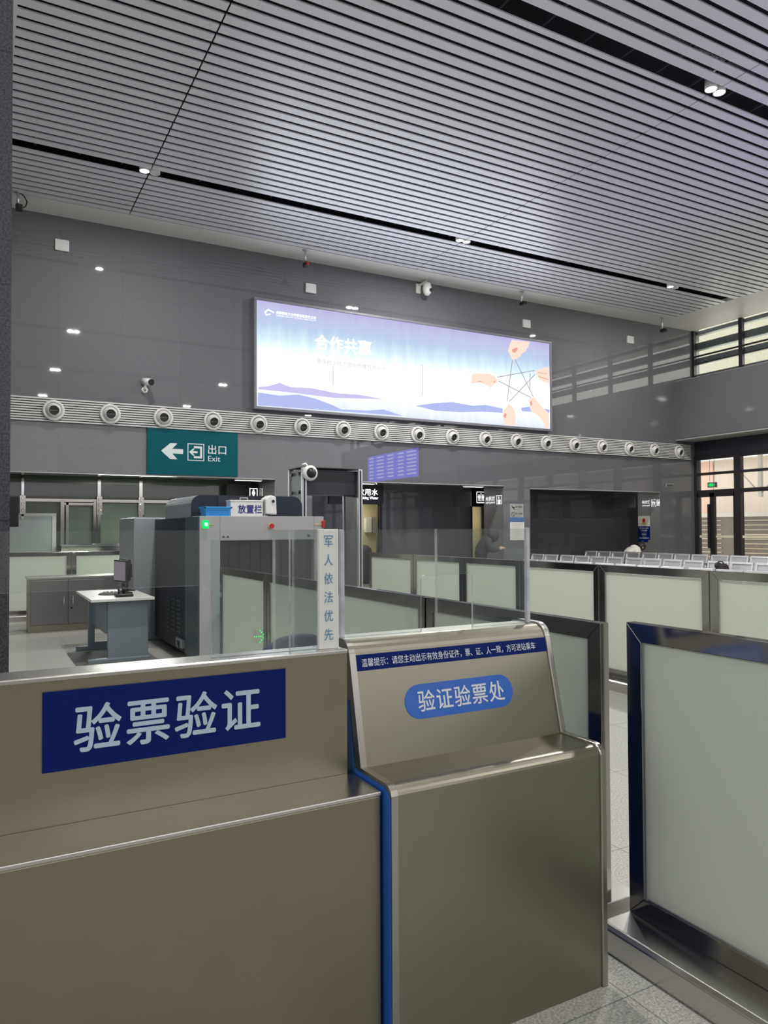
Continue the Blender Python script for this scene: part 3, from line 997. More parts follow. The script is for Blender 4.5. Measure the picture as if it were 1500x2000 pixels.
hang_cam(6.42, 15.35, 0.30, 'small black camera hanging on a rod above the left part of the light box', 2)
hang_cam(12.6, 15.35, 0.30, 'small black camera hanging on a rod above the right part of the light box')
hang_cam(17.9, 15.32, 0.36, 'small black camera hanging on a rod at the far right ceiling corner')
o = hang_cam(0.62, 15.2, 0.26, 'small black camera with a cable loop hanging beside the granite pillar')
MB().tube([(0.02, 0, 0), (0.10, 0, -0.06), (0.15, 0, -0.15), (0.13, 0, -0.24), (0.06, 0, -0.30)], 0.012).build('cable', 'black', o)

# lights in the heads of the openings
for x, lab in ((5.45, 'small white lamp strip under the left opening head'), (8.4, 'small white lamp strip under the middle opening head, left one'),
               (11.75, 'small white lamp strip under the middle opening head, right one')):
    o = thing('strip_lamp', (x, WY + 0.42, HEAD), lab, 'lamp', 0, 'strip lamps under the opening heads')
    MB().box(-0.32, 0.32, -0.06, 0.06, -0.03, -0.002).build('housing', 'white', o)
    MB().box(-0.30, 0.30, -0.05, 0.05, -0.036, -0.03).build('diffuser', 'lit_faint', o)
area('left_recess_light', (3.0, 16.45, 2.66), (3.0, 15.6, 0), 1.6, 0.3, 130, (0.95, 1.0, 0.92))

# flag signs and lit signs in the recesses


def lit_sign(loc, w, h, facing, label, lines, icons=(), cat='sign', case='black', thick=0.10, lit='lit_white'):
    o = thing('lit_sign', loc, label, cat)
    F = face_mat((0, 0, 0), facing)
    b_ = MB().box(-w / 2, w / 2, -h / 2, h / 2, -thick, 0)
    b_.bm.transform(F)
    b_.build('case', case, o)
    for s, cx, cy, tw, th in lines:
        mt_ = F @ Matrix.Translation((cx, cy, 0.001))
        text(s, tw, th, lit, o, mt_, 'lettering', 0.002, 0.008)
    for polys in icons:
        flat(polys, 0.001, 0.004, F, 'pictogram', lit, o)
    return o


def rest_icon(cx, cy, k=0.3):
    return [shift(q, cx, cy) for q in ring_rect(k, k * 1.05, 0.014)] + man(cx - k * 0.22, cy - 0.01, k * 0.62) + man(cx + k * 0.22, cy - 0.01, k * 0.62) + \
        [[(cx - 0.008, cy - k * 0.38), (cx + 0.008, cy - k * 0.38), (cx + 0.008, cy + k * 0.38), (cx - 0.008, cy + k * 0.38)]]


def cup_icon(cx, cy, k=0.3):
    return [shift(q, cx, cy) for q in ring_rect(k, k * 1.05, 0.012)] + [[(cx - 0.07, cy - 0.0), (cx + 0.07, cy), (cx + 0.05, cy - 0.11), (cx - 0.05, cy - 0.11)],
                                                                     [(cx - 0.01, cy + 0.02), (cx + 0.04, cy + 0.03), (cx + 0.0, cy + 0.12)]]


lit_sign((9.10, RY - 0.05, 2.51), 1.66, 0.56, '-Y', 'black lit drinking water sign over the left yellow doorway',
         [('饮用水', 0.34, 0.055, 0.62, 0.18), ('Drinking Water', 0.34, -0.115, 0.64, 0.10)], [cup_icon(-0.25, 0.0)])
lit_sign((13.75, RY - 0.05, 2.48), 1.66, 0.56, '-Y', 'black lit restroom sign over the right yellow doorway', [], [rest_icon(-0.48, 0.0, 0.32)])
lit_sign((11.9, 17.16, 2.36), 0.90, 0.40, '+X', 'lit flag sign mirrored in the polished jamb of the middle opening',
         [('饮用水', 0.16, 0.045, 0.44, 0.13), ('Drinking Water', 0.16, -0.075, 0.44, 0.065)], [cup_icon(-0.26, 0.0, 0.24)], 'sign', 'flagback', 0.03, 'lit_flag')
lit_sign((17.9, 16.86, 2.34), 0.86, 0.34, '+X', 'lit flag sign mirrored in the jamb beside the police notice',
         [('卫生间', 0.22, 0.04, 0.30, 0.10), ('Restrooms', 0.22, -0.07, 0.30, 0.05)],
         [[shift(q, -0.10, 0) for q in ring_rect(0.20, 0.21, 0.01)] + man(-0.06, 0, 0.14) + man(-0.13, -0.01, 0.11), rest_icon(-0.32, 0.0, 0.18)], 'sign', 'flagback', 0.03, 'lit_flag')
lit_sign((5.60, 17.3, 2.44), 0.78, 0.42, '-Y', 'black lit sign with a white figure symbol above the scanner hump', [], [[shift(q, 0.27, -0.03) for q in ring_rect(0.20, 0.28, 0.016)] + [shift(q, 0.27, -0.03) for q in man(0, 0, 0.22)]])

o = thing('soap_dispenser', (10.16, RY + 1.4, 1.66), 'white soap dispenser on the cream wall of the left yellow doorway', 'dispenser')
MB().box(-0.10, 0.10, -0.12, 0, -0.22, 0.22).build('case', 'white', o, 0.01)
MB().box(0.12, 0.26, -0.10, 0, -0.24, 0.24).build('side_box', 'grey_paint', o, 0.01)
o = thing('waste_bin', (9.64, RY + 0.62, 0), 'dark rounded bin standing in the left yellow doorway', 'bin')
MB().lathe([(0.0, 0), (0.19, 0), (0.24, 0.85), (0.24, 0.9)], (0, 0, 0), 'Z').build('body', 'coat_dark', o)
MB().lathe([(0.24, 0.9), (0.22, 1.0), (0.12, 1.08), (0, 1.1)], (0, 0, 0), 'Z').build('lid', 'coat_dark', o)
o = thing('framed_notice', (14.42, RY + 1.39, 1.78), 'brown framed board inside the right yellow doorway', 'notice')
MB().box(-0.14, 0.14, -0.04, 0, -0.5, 0.5).build('frame', 'ext_container', o)
MB().box(-0.11, 0.11, -0.045, -0.04, -0.46, 0.46).build('board', 'trousers', o)

# notices on the pier between the openings
o = thing('wall_notice', (12.89, WY, 2.11), 'small grey no lying down notice, topmost on the pier', 'notice')
MB().box(-0.23, 0.23, -0.008, 0, -0.10, 0.10).build('plate', 'grey_paint', o)
F = face_mat((0, -0.008, 0), '-Y')
text('请勿躺卧', 0.24, 0.07, 'black_ink', o, F @ Matrix.Translation((0.07, 0.02, 0.0)), 'lettering', 0.001, 0.01)
text('No Lying', 0.14, 0.03, 'black_ink', o, F @ Matrix.Translation((0.02, -0.055, 0.0)), 'lettering', 0.001)
flat([[(-0.19, 0.05), (-0.17, 0.06), (-0.06, -0.06), (-0.08, -0.07)], [(-0.18, -0.02), (-0.07, -0.02), (-0.07, 0.02), (-0.13, 0.02)]], 0.0, 0.001, F, 'pictogram', 'black_ink', o)
o = thing('wall_notice', (12.89, WY, 1.925), 'small grey no smoking notice directly under the topmost one', 'notice')
MB().box(-0.23, 0.23, -0.008, 0, -0.08, 0.08).build('plate', 'grey_paint', o)
text('禁止吸烟', 0.24, 0.07, 'black_ink', o, F @ Matrix.Translation((0.07, 0.02, 0.0)), 'lettering', 0.001, 0.01)
text('No Smoking', 0.18, 0.03, 'black_ink', o, F @ Matrix.Translation((0.04, -0.055, 0.0)), 'lettering', 0.001)
ringp = [[(-0.13 + r_ * math.cos(a), r_ * math.sin(a)) for r_, a in ((0.066, u), (0.066, u + 0.4), (0.052, u + 0.4), (0.052, u))] for u in [k * 0.3927 for k in range(16)]]
flat(ringp + [[(-0.165, 0.04), (-0.155, 0.05), (-0.095, -0.04), (-0.105, -0.05)]], 0.0, 0.001, F, 'pictogram', 'black_ink', o)
o = thing('wall_poster', (12.9, WY, 1.545), 'white paper poster with a blue picture head on the pier', 'poster')
MB().box(-0.245, 0.245, -0.006, 0, -0.32, 0.17).build('sheet', 'paper', o)
pic = mat('poster_blue', (0.06, 0.14, 0.32), 0.5, noise=0.7, nscale=9)
MB().prism([(-0.245, 0.17), (0.245, 0.17), (0.245, 0.32), (-0.245, 0.32)], -0.006, 0, 'Y').build('picture_head', pic, o)
ln = []
for k in range(9):
    zz = 0.12 - k * 0.045
    ln.append([(-0.18, zz), (0.16 - 0.03 * (k % 3), zz), (0.16 - 0.03 * (k % 3), zz + 0.006), (-0.18, zz + 0.006)])
flat(ln, -0.001, 0.001, F, 'fine_print', 'grey_paint', o)

# police notice on the right jamb
o = thing('police_notice', (18.494, 16.64, 1.55), 'police notice with gold crest on white over navy on the right jamb', 'notice')
MB().box(-0.006, 0, -0.235, 0.235, 0.04, 0.37).build('crest_plate', 'paper', o)
MB().box(-0.006, 0, -0.235, 0.235, -0.38, 0.04).box(-0.006, 0, -0.15, 0.235, -0.46, -0.38).build('text_plate', 'navy', o)
F = face_mat((-0.006, 0, 0), '-X')
flat([disc(0, 0.22, 0.078, 24, 1.1), [(-0.085, 0.15), (0.085, 0.15), (0.075, 0.085), (-0.075, 0.085)]], 0, 0.001, F, 'crest_gold', 'yellow', o)
flat([disc(0, 0.22, 0.055, 20, 1.15)], 0.001, 0.003, F, 'crest_red', 'red', o)
for s, z, w_, h_ in (('重庆铁路公安局', -0.02, 0.36, 0.045), ('北碚派出所', -0.09, 0.26, 0.045), ('报警电话', -0.21, 0.20, 0.045), ('023-88888818', -0.33, 0.38, 0.04)):
    text(s, w_, h_, 'letter_white', o, F @ Matrix.Translation((0, z, 0)), 'lettering', 0.001, 0.01)
flat([[(-0.12, -0.147), (0.12, -0.147), (0.12, -0.143), (-0.12, -0.143)], [(-0.08, -0.272), (0.08, -0.272), (0.08, -0.268), (-0.08, -0.268)]], 0, 0.001, F, 'rule', 'letter_white', o)
o = thing('door_plate', (18.93, WY, 2.86), 'small dark plate on the wall between alcove and glazed front', 'sign')
MB().box(-0.17, 0.17, -0.02, 0, -0.05, 0.05).build('plate', 'grey_paint', o)
MB().box(-0.15, 0.15, -0.024, -0.02, -0.035, 0.035).build('face', 'xteal', o)

# green exit light hanging beyond the doors
o = thing('exit_light', (22.4, 17.12, 3.02), 'small green lit exit light hanging outside beyond the glazed doors', 'sign')
MB().box(-0.05, 0.05, -0.16, 0.16, -0.09, 0.09).build('case', 'black', o)
F = face_mat((-0.052, 0, 0), '-X')
flat([[(-0.14, 0), (-0.10, 0.03), (-0.10, -0.03)], [(0.14, 0), (0.10, 0.03), (0.10, -0.03)], [(-0.08, -0.05), (0.08, -0.05), (0.08, 0.05), (-0.08, 0.05)]], 0, 0.002, F, 'lit_symbol', 'lit_exit', o)
MB().cyl((0, 0.1, 0.09), (0, 0.1, 2.18), 0.006, n=6).cyl((0, -0.1, 0.09), (0, -0.1, 2.18), 0.006, n=6).build('hanger', 'black', o)

# departure board mirrored in the polished wall
o = thing('departure_board', (14.5, 6.2, 4.05), 'blue lit departure board seen as a reflection above the middle opening', 'display board')
MB().box(0, 0.14, -2.1, 2.1, -0.58, 0.58).build('case', 'black', o)
MB().box(-0.01, 0.0, -2.05, 2.05, -0.54, 0.54).build('led_face', 'led_blue', o)
ldm = MB()
for r_ in range(7):
    for c_, (y0, w_) in enumerate(((-1.9, 0.35), (-1.25, 0.6), (-0.35, 0.5), (0.5, 0.45), (1.2, 0.7))):
        ldm.box(-0.014, -0.01, y0, y0 + w_, 0.42 - r_ * 0.14, 0.47 - r_ * 0.14)
ldm.build('led_rows', 'led_text', o)
MB().cyl((0.07, -1.8, 0.58), (0.07, -1.8, CZ - 4.05), 0.02, n=8).cyl((0.07, 1.8, 0.58), (0.07, 1.8, CZ - 4.05), 0.02, n=8).build('hanger', 'aluminium', o)

# ------------------------------------------------------------------ queue barriers


def barrier(loc, L, rz, label, group, H=1.19):
    """front face on local y=0 looking -y, running along +x"""
    o = thing('queue_barrier', loc, label, 'barrier', rz, group)
    fw_, th = 0.07, 0.045
    f = MB()
    z0 = 0.10
    for p in ([(0, z0), (fw_, z0 + fw_), (fw_, H - fw_), (0, H)], [(L, z0), (L - fw_, z0 + fw_), (L - fw_, H - fw_), (L, H)],
              [(0, H), (fw_, H - fw_), (L - fw_, H - fw_), (L, H)], [(0, z0), (fw_, z0 + fw_), (L - fw_, z0 + fw_), (L, z0)]):
        f.prism(p, 0, th, 'Y')
    f.build('frame', 'polish_dark', o, 0.0025, 2)
    MB().box(fw_ + 0.008, L - fw_ - 0.008, 0.012, th - 0.012, z0 + fw_ + 0.006, H - fw_ - 0.006).build('panel', 'panel', o)
    bd = MB()
    bd.box(fw_, fw_ + 0.008, 0.006, th - 0.006, z0 + fw_, H - fw_).box(L - fw_ - 0.008, L - fw_, 0.006, th - 0.006, z0 + fw_, H - fw_)
    bd.box(fw_, L - fw_, 0.008, th - 0.008, z0 + fw_, z0 + fw_ + 0.006)
    bd.build('bead', 'aluminium', o)
    MB().prism([(-0.15, 0), (-0.15, 0.085), (-0.135, 0.10), (0.195, 0.10), (0.21, 0.085), (0.21, 0)], 0.0, L, 'X').build('base', 'steel_top', o, 0.003)
    return o


barrier((2.175, 2.05, 0), 1.3, -PI / 2, 'nearest white panel queue barrier, at right foreground', 'white queue barriers of the near rows')
for (a, b_, lab) in ((2.13, 3.405, 'white queue barrier of the second row directly behind the right counter'),
                     (3.42, 4.66, 'white queue barrier, second from the counter in the middle row'),
                     (4.675, 5.915, 'white queue barrier, third from the counter in the middle row'),
                     (5.93, 7.28, 'white queue barrier, last of the middle row before the scanner')):
    barrier((2.12, b_, 0), b_ - a, -PI / 2, lab, 'white queue barriers of the near rows', 1.18)
for (a, b_, lab) in ((2.95, 4.195, 'white queue barrier at right edge in front of the steel seats'),
                     (4.215, 5.475, 'white queue barrier in the far row, second from the right edge'),
                     (5.49, 6.71, 'white queue barrier in the far row, third from the right edge'),
                     (6.725, 7.855, 'white queue barrier in the far row, fourth from the right edge'),
                     (7.87, 9.085, 'white queue barrier in the far row, fifth from the right edge'),
                     (9.10, 10.45, 'white queue barrier in the far row, next to the metal detector')):
    barrier((5.45, b_, 0), b_ - a, -PI / 2, lab, 'white queue barriers in front of the seats', 1.18)
barrier((0.12, 14.2, 0), 1.335, 0, 'white queue barrier beside the granite pillar behind the cabinet', 'white queue barriers behind the cabinet', 1.17)
barrier((1.475, 14.2, 0), 1.335, 0, 'white queue barrier behind the monitors and cabinet', 'white queue barriers behind the cabinet', 1.17)

# ------------------------------------------------------------------ steel bench seats


def bench(loc, n, rz, label, group):
    """seats along +x facing -y; backs at local y=0"""
    P_ = 0.545
    o = thing('waiting_bench', loc, label, 'bench', rz, group)
    L = n * P_
    MB().box(0.05, L - 0.05, -0.30, -0.22, 0.30, 0.36).build('beam', 'polish', o)
    for x in (0.35, L - 0.35):
        lg = MB()
        lg.box(x - 0.03, x + 0.03, -0.29, -0.23, 0.05, 0.30)
        lg.box(x - 0.035, x + 0.035, -0.50, -0.02, 0.0, 0.05)
        lg.build('leg', 'polish', o, 0.005)
    for k in range(n):
        x0 = k * P_ + 0.03
        x1 = (k + 1) * P_ - 0.03
        s = MB()
        s.prism([(-0.52, 0.40), (-0.50, 0.43), (-0.30, 0.415), (-0.10, 0.42), (-0.06, 0.44), (-0.06, 0.41), (-0.30, 0.385), (-0.50, 0.40)], x0, x1, 'X')
        s.build('seat', 'seatsteel', o)
        # tray-like back: thin perforated pan inside a raised bright rim, leaning back
        bk = MB()
        rm = MB()
        zl, zh, yl, yh = 0.46, 0.85, -0.09, 0.0
        for i_, (a0, a1, u0, u1, dp) in enumerate(((x0, x1, 0.0, 1.0, 0.0), (x0, x1, 0.90, 1.0, -0.028), (x0, x1, 0.0, 0.07, -0.02), (x0, x0 + 0.03, 0.07, 0.9, -0.028),
                                                   (x1 - 0.03, x1, 0.07, 0.9, -0.028))):
            ya, yb = yl + (yh - yl) * u0, yl + (yh - yl) * u1
            za, zb = zl + (zh - zl) * u0, zl + (zh - zl) * u1
            (rm if i_ else bk).prism([(ya + dp, za), (yb + dp, zb), (yb + dp + 0.016, zb), (ya + dp + 0.016, za)] if i_ == 0 else
                                     [(ya + dp, za), (yb + dp, zb), (yb + 0.002, zb), (ya + 0.002, za)], a0, a1, 'X')
        bo_ = bk.build('backrest', 'perforated', o)
        rm.build('rim', 'seatsteel', bo_, 0.004, 1)
    for k in (0, n):
        x = min(max(k * P_, 0.012), L - 0.012)
        MB().tube([(x, -0.06, 0.40), (x, -0.06, 0.62), (x, -0.44, 0.62), (x, -0.44, 0.40)], 0.014).build('armrest', 'black', o)
    return o


# far row of benches, then the middle one, then the nearest whose top edges show over the barriers
bgrp = 'steel waiting benches beyond the barriers'
def bench_row(X, y_far, n_list, labs, gap_=0.05):
    y = y_far
    for n, lab in zip(n_list, labs):
        bench((X, y, 0), n, -PI / 2, lab, bgrp)
        y -= n * 0.545 + gap_


bench_row(10.9, 13.30, [4, 4, 3], ['steel bench in the nearest seat row, farthest along it', 'steel bench in the nearest seat row, middle one, only its top edge showing',
                                'steel bench in the nearest seat row at the right edge'])
bench_row(13.38, 15.97, [2, 4, 4, 4], ['short steel bench at the far left end of the middle seat row', 'steel bench in the middle seat row, left of the whole one', 'steel bench in the middle seat row, whole in view left of the dark bag',
                                 'steel bench in the middle seat row that carries the dark bag'])
bench_row(16.4, 17.06, [4, 4, 4], ['steel bench in the farthest seat row under the white coat', 'steel bench in the farthest seat row, centre one before the alcove',
                                         'steel bench in the farthest seat row before the glazed doors'])
bench((16.62, 14.15, 0), 4, PI / 2, 'steel bench turned to the windows on which the white coated person sits', bgrp)

o = thing('dark_bag', (13.16, 9.85, 0.44), 'dark soft bag slumped on a seat of the middle row', 'bag')
MB().ball((0, 0, 0.19), 0.17, 16, 10, 0.55, 0.95, 1.15).ball((-0.02, 0.08, 0.33), 0.075, 12, 8).ball((0, -0.06, 0.31), 0.065, 12, 8).build('body', 'hair_brown', o)
MB().tube([(-0.02, -0.1, 0.3), (-0.05, -0.04, 0.42), (-0.05, 0.05, 0.42), (-0.02, 0.1, 0.32)], 0.012).build('strap', 'trousers', o)

# ------------------------------------------------------------------ people


def skin_body(name, verts, edges, radii, material, parent, sub=2, root=0):
    me = bpy.data.meshes.new(name)
    me.from_pydata(verts, edges, [])
    o = bpy.data.objects.new(name, me)
    C.objects.link(o)
    o.parent = parent
    sk = o.modifiers.new('skin', 'SKIN')
    sk.use_smooth_shade = True
    for i, r in enumerate(radii):
        rr = r if isinstance(r, tuple) else (r, r)
        me.skin_vertices[0].data[i].radius = rr
        me.skin_vertices[0].data[i].use_root = (i == root)
    ss = o.modifiers.new('sub', 'SUBSURF')
    ss.levels = sub
    ss.render_levels = sub
    dg = bpy.context.evaluated_depsgraph_get()
    m2 = bpy.data.meshes.new_from_object(o.evaluated_get(dg))
    bpy.data.objects.remove(o)
    m2.materials.clear()
    m2.materials.append(M[material])
    for p in m2.polygons:
        p.use_smooth = True
        p.material_index = 0
    o = bpy.data.objects.new(name, m2)
    C.objects.link(o)
    o.parent = parent
    return o


def person(loc, rz, J, coat, coat_r, label, hood=False):
    """J: joints in a frame whose +x is the way the person faces"""
    o = thing('person', loc, label, 'person', rz)
    names = ['pelvis', 'waist', 'chest', 'neck', 'head', 'crown', 'shl', 'ell', 'wrl', 'shr', 'elr', 'wrr', 'hil', 'knl', 'anl', 'tol', 'hir', 'knr', 'anr', 'tor', 'hdl', 'hdr']
    V = [J[n] for n in names]
    ix = {n: i for i, n in enumerate(names)}
    E_ = [('pelvis', 'waist'), ('waist', 'chest'), ('chest', 'neck'), ('neck', 'head'), ('head', 'crown'), ('chest', 'shl'), ('shl', 'ell'), ('ell', 'wrl'), ('wrl', 'hdl'),
          ('chest', 'shr'), ('shr', 'elr'), ('elr', 'wrr'), ('wrr', 'hdr'), ('pelvis', 'hil'), ('hil', 'knl'), ('knl', 'anl'), ('anl', 'tol'), ('pelvis', 'hir'), ('hir', 'knr'), ('knr', 'anr'), ('anr', 'tor')]
    R_ = dict(pelvis=0.11, waist=0.105, chest=0.12, neck=0.055, head=0.09, crown=0.07, shl=0.06, ell=0.042, wrl=0.03, shr=0.06, elr=0.042, wrr=0.03, hil=0.085, knl=0.058, anl=0.04, tol=0.035,
              hir=0.085, knr=0.058, anr=0.04, tor=0.035, hdl=0.032, hdr=0.032)
    skin_body('body', V, [(ix[a], ix[b]) for a, b in E_], [R_[n] for n in names], 'skin', o)
    # coat over torso and arms
    cn = ['pelvis', 'waist', 'chest', 'neck', 'shl', 'ell', 'wrl', 'shr', 'elr', 'wrr']
    ci = {n: i for i, n in enumerate(cn)}
    CE = [('pelvis', 'waist'), ('waist', 'chest'), ('chest', 'neck'), ('chest', 'shl'), ('shl', 'ell'), ('ell', 'wrl'), ('chest', 'shr'), ('shr', 'elr'), ('elr', 'wrr')]
    skin_body('coat', [J[n] for n in cn], [(ci[a], ci[b]) for a, b in CE], [coat_r.get(n, R_[n] + 0.03) for n in cn], coat, o)
    tn = ['pelvis', 'hil', 'knl', 'anl', 'hir', 'knr', 'anr']
    ti = {n: i for i, n in enumerate(tn)}
    TE = [('pelvis', 'hil'), ('hil', 'knl'), ('knl', 'anl'), ('pelvis', 'hir'), ('hir', 'knr'), ('knr', 'anr')]
    skin_body('trousers', [J[n] for n in tn], [(ti[a], ti[b]) for a, b in TE], [R_[n] + 0.02 for n in tn], 'trousers', o)
    sh = MB()
    for s in 'lr':
        a, t_ = Vector(J['an' + s]), Vector(J['to' + s])
        sh.cyl(a + Vector((-0.06, 0, -0.035)), t_ + Vector((0.05, 0, -0.005)), 0.05, 0.04, 12)
    sh.build('shoes', 'black', o)
    hd, cr = Vector(J['head']), Vector(J['crown'])
    up = (cr - hd).normalized()
    back = Vector((-1, 0, 0)) - up * up.dot(Vector((-1, 0, 0)))
    if coat == 'coat_white':
        nk = Vector(J['neck'])
        MB().ball(nk + Vector((-0.12, 0, 0.05)), 0.15, 16, 10, 0.75, 1.15, 0.55).build('hood', coat, o)
    if hood:
        MB().ball(hd + up * 0.03 + back * 0.02, 0.15, 16, 12, 1.0, 0.95, 1.05).build('hood', coat, o)
    else:
        c_ = hd + up * 0.035 + back.normalized() * 0.03
        hr = MB().ball(c_, 0.118, 16, 12, 1.05, 0.95, 1.05)
        hr.ball(c_ + back.normalized() * 0.10 + up * 0.08, 0.045, 12, 8)
        hr.build('hair', 'hair', o)
    # face: nose and ears on the head
    fwd = (-back).normalized()
    nm = MB()
    side = up.cross(fwd).normalized()
    nm.cyl(hd + fwd * 0.095 + up * 0.03, hd + fwd * 0.125 - up * 0.01, 0.010, 0.016, 8)
    nm.ball(hd + side * 0.1, 0.025, 8, 6)
    nm.ball(hd - side * 0.1, 0.025, 8, 6)
    nm.build('nose_and_ears', 'skin', o)
    # hands: palm and five fingers each
    for s in 'lr':
        w_, h_ = Vector(J['wr' + s]), Vector(J['hd' + s])
        d_ = (h_ - w_).normalized()
        q_ = d_.orthogonal().normalized()
        hv, he, hr_ = [tuple(w_)], [], [0.024]
        hv.append(tuple(h_))
        he.append((0, 1))
        hr_.append((0.032, 0.018))
        for f_, (off, ln_) in enumerate(((-0.027, 0.06), (-0.009, 0.07), (0.009, 0.066), (0.027, 0.052))):
            b0 = len(hv)
            hv += [tuple(h_ + q_ * off + d_ * 0.03), tuple(h_ + q_ * off + d_ * (0.03 + ln_ * 0.5)), tuple(h_ + q_ * off * 0.9 + d_ * (0.03 + ln_ * 0.9) + Vector((0, 0, -0.02)))]
            he += [(1, b0), (b0, b0 + 1), (b0 + 1, b0 + 2)]
            hr_ += [0.009, 0.009, 0.008]
        b0 = len(hv)
        hv += [tuple(h_ + q_ * 0.045), tuple(h_ + q_ * 0.06 + d_ * 0.035)]
        he += [(1, b0), (b0, b0 + 1)]
        hr_ += [0.011, 0.010]
        skin_body('hand', hv, he, hr_, 'skin', o, 1)
    return o


Jsit = dict(pelvis=(0, 0, 0.55), waist=(0.05, 0, 0.66), chest=(0.20, 0, 0.83), neck=(0.36, 0, 0.91), head=(0.46, 0, 0.95), crown=(0.53, 0, 0.99),
            shl=(0.20, 0.20, 0.85), ell=(0.30, 0.26, 0.62), wrl=(0.52, 0.14, 0.70), shr=(0.20, -0.20, 0.85), elr=(0.30, -0.26, 0.62), wrr=(0.52, -0.14, 0.70),
            hdl=(0.58, 0.10, 0.73), hdr=(0.58, -0.10, 0.73),
            hil=(0.06, 0.10, 0.52), knl=(0.48, 0.12, 0.50), anl=(0.45, 0.12, 0.09), tol=(0.60, 0.13, 0.05),
            hir=(0.06, -0.10, 0.52), knr=(0.48, -0.12, 0.50), anr=(0.45, -0.12, 0.09), tor=(0.60, -0.13, 0.05))
person((16.88, 15.86, 0), math.radians(-22), Jsit, 'coat_white',
       dict(pelvis=0.20, waist=0.23, chest=0.24, neck=0.12, shl=0.15, ell=0.10, wrl=0.065, shr=0.15, elr=0.10, wrr=0.065),
       'person in a white padded coat sitting bent forward beyond the last seat row')
Jst = dict(pelvis=(0, 0, 0.88), waist=(0.03, 0, 1.0), chest=(0.14, 0, 1.18), neck=(0.24, 0, 1.28), head=(0.31, 0, 1.33), crown=(0.38, 0, 1.37),
           shl=(0.13, 0.20, 1.20), ell=(0.22, 0.27, 0.98), wrl=(0.46, 0.16, 1.02), shr=(0.13, -0.20, 1.20), elr=(0.22, -0.27, 0.98), wrr=(0.46, -0.16, 1.02),
           hdl=(0.53, 0.13, 1.04), hdr=(0.53, -0.13, 1.04),
           hil=(0, 0.10, 0.85), knl=(0.03, 0.11, 0.47), anl=(-0.02, 0.11, 0.09), tol=(0.13, 0.12, 0.05),
           hir=(0, -0.10, 0.85), knr=(0.03, -0.11, 0.47), anr=(-0.02, -0.11, 0.09), tor=(0.13, -0.12, 0.05))
person((11.35, 15.55, 0), math.radians(-25), Jst, 'coat_dark',
       dict(pelvis=0.19, waist=0.20, chest=0.20, neck=0.13, shl=0.12, ell=0.09, wrl=0.055, shr=0.12, elr=0.09, wrr=0.055),
       'person in a dark hooded coat standing hunched before the right yellow doorway', True)

# ------------------------------------------------------------------ baggage scanner
x0, x1, yf = 2.20, 3.73, 8.35
xr = thing('baggage_scanner', (x0, yf, 0), 'large slate and silver baggage scanner with a black curtained tunnel', 'scanner')
W_ = x1 - x0
tL, tR, tT, top = 0.235, W_ - 0.13, 1.425, 1.705
fr = MB()
fr.box(0, tL, 0, 0.34, 0, top)
fr.box(tR, W_, 0, 0.34, 0, top)
fr.box(tL, tR, 0, 0.34, tT, top)
fr.build('front_frame', 'xsilver', xr, 0.006)
fi = MB()
fi.box(tL - 0.10, tL, -0.004, 0.30, 0, tT + 0.01).box(tL, tR, -0.004, 0.3, tT, tT + 0.012)
fi.build('tunnel_trim', 'xlight', xr)
cu = MB()
n_ = 9
for k in range(n_):
    a = tL + (tR - tL) * k / n_
    cu.box(a + 0.003, a + (tR - tL) / n_ - 0.003, 0.10, 0.106, 0.62, tT)
cu.build('rubber_curtain', 'curtain', xr)
MB().box(tL, tR, 0.12, 2.3, 0.60, tT).build('tunnel_void', 'curtain', xr)
MB().box(tL, tR, -0.35, 0.12, 0.52, 0.60).build('conveyor_belt', 'black', xr, 0.01)
MB().box(tL, tR, 0.0, 0.3, 0, 0.52).build('lower_panel', 'xdark', xr)
MB().box(0, W_, 0.34, 2.4, 0.06, top - 0.004).build('side_body', 'xdark', xr, 0.01)
MB().box(-0.012, 0.0, 0.02, 0.62, 0.06, top - 0.01).build('side_cover', 'xteal', xr)
MB().box(-0.29, 0.3, 2.40, 3.6, 0.0, top + 0.02).build('rear_cabinet', 'xlight', xr, 0.02)
hp = []
hx0, hx1, hz0, hz1, rr = 0.02, 1.43, top - 0.004, 1.965, 0.12
hp = [(hx0, hz0)] + [(hx0 + rr - rr * math.cos(a), hz1 - rr + rr * math.sin(a)) for a in [k * PI / 16 for k in range(9)]] + \
     [(hx1 - rr + rr * math.sin(a), hz1 - rr + rr * math.cos(a)) for a in [k * PI / 16 for k in range(9)]] + [(hx1, hz0)]
MB().prism(hp, 0.47, 1.85, 'Y').build('hump_cover', 'xlight', xr)
MB().prism(hp, 0.455, 0.47, 'Y').build('hump_face', 'xdark', xr)
MB().box(0.34, 0.80, 0.447, 0.455, hz0 + 0.02, hz1 - 0.01).build('hump_label', 'blind', xr)
for r_, s in enumerate(('请将随身物品，行李', '放入安检仪检查')):
    text(s, 0.28, 0.035, 'grey_paint', xr, face_mat((0.64, 0.446, hz1 - 0.07 - 0.06 * r_), '-Y'), 'lettering', 0.001)
g = MB().box(0.03, 0.10, -0.03, 0, 1.565, 1.655).build('green_indicator', 'lit_green', xr, 0.012, 3)
MB().box(0.048, 0.082, -0.034, -0.03, 1.59, 1.63).build('indicator_core', 'lit_green_core', g)
MB().box(0.10, 0.16, -0.006, 0, 1.604, 1.612).build('latch', 'yellow', xr)
e = MB().cyl((0.845, 0, 1.59), (0.845, -0.02, 1.59), 0.034).build('emergency_stop_collar', 'yellow', xr)
MB().cyl((0.845, -0.02, 1.59), (0.845, -0.05, 1.59), 0.026, 0.028).build('emergency_stop_button', 'red', e)
MB().box(W_ - 0.03, W_ + 0.012, -0.025, 0, 1.565, 1.655).build('red_indicator', 'red', xr, 0.01, 2)
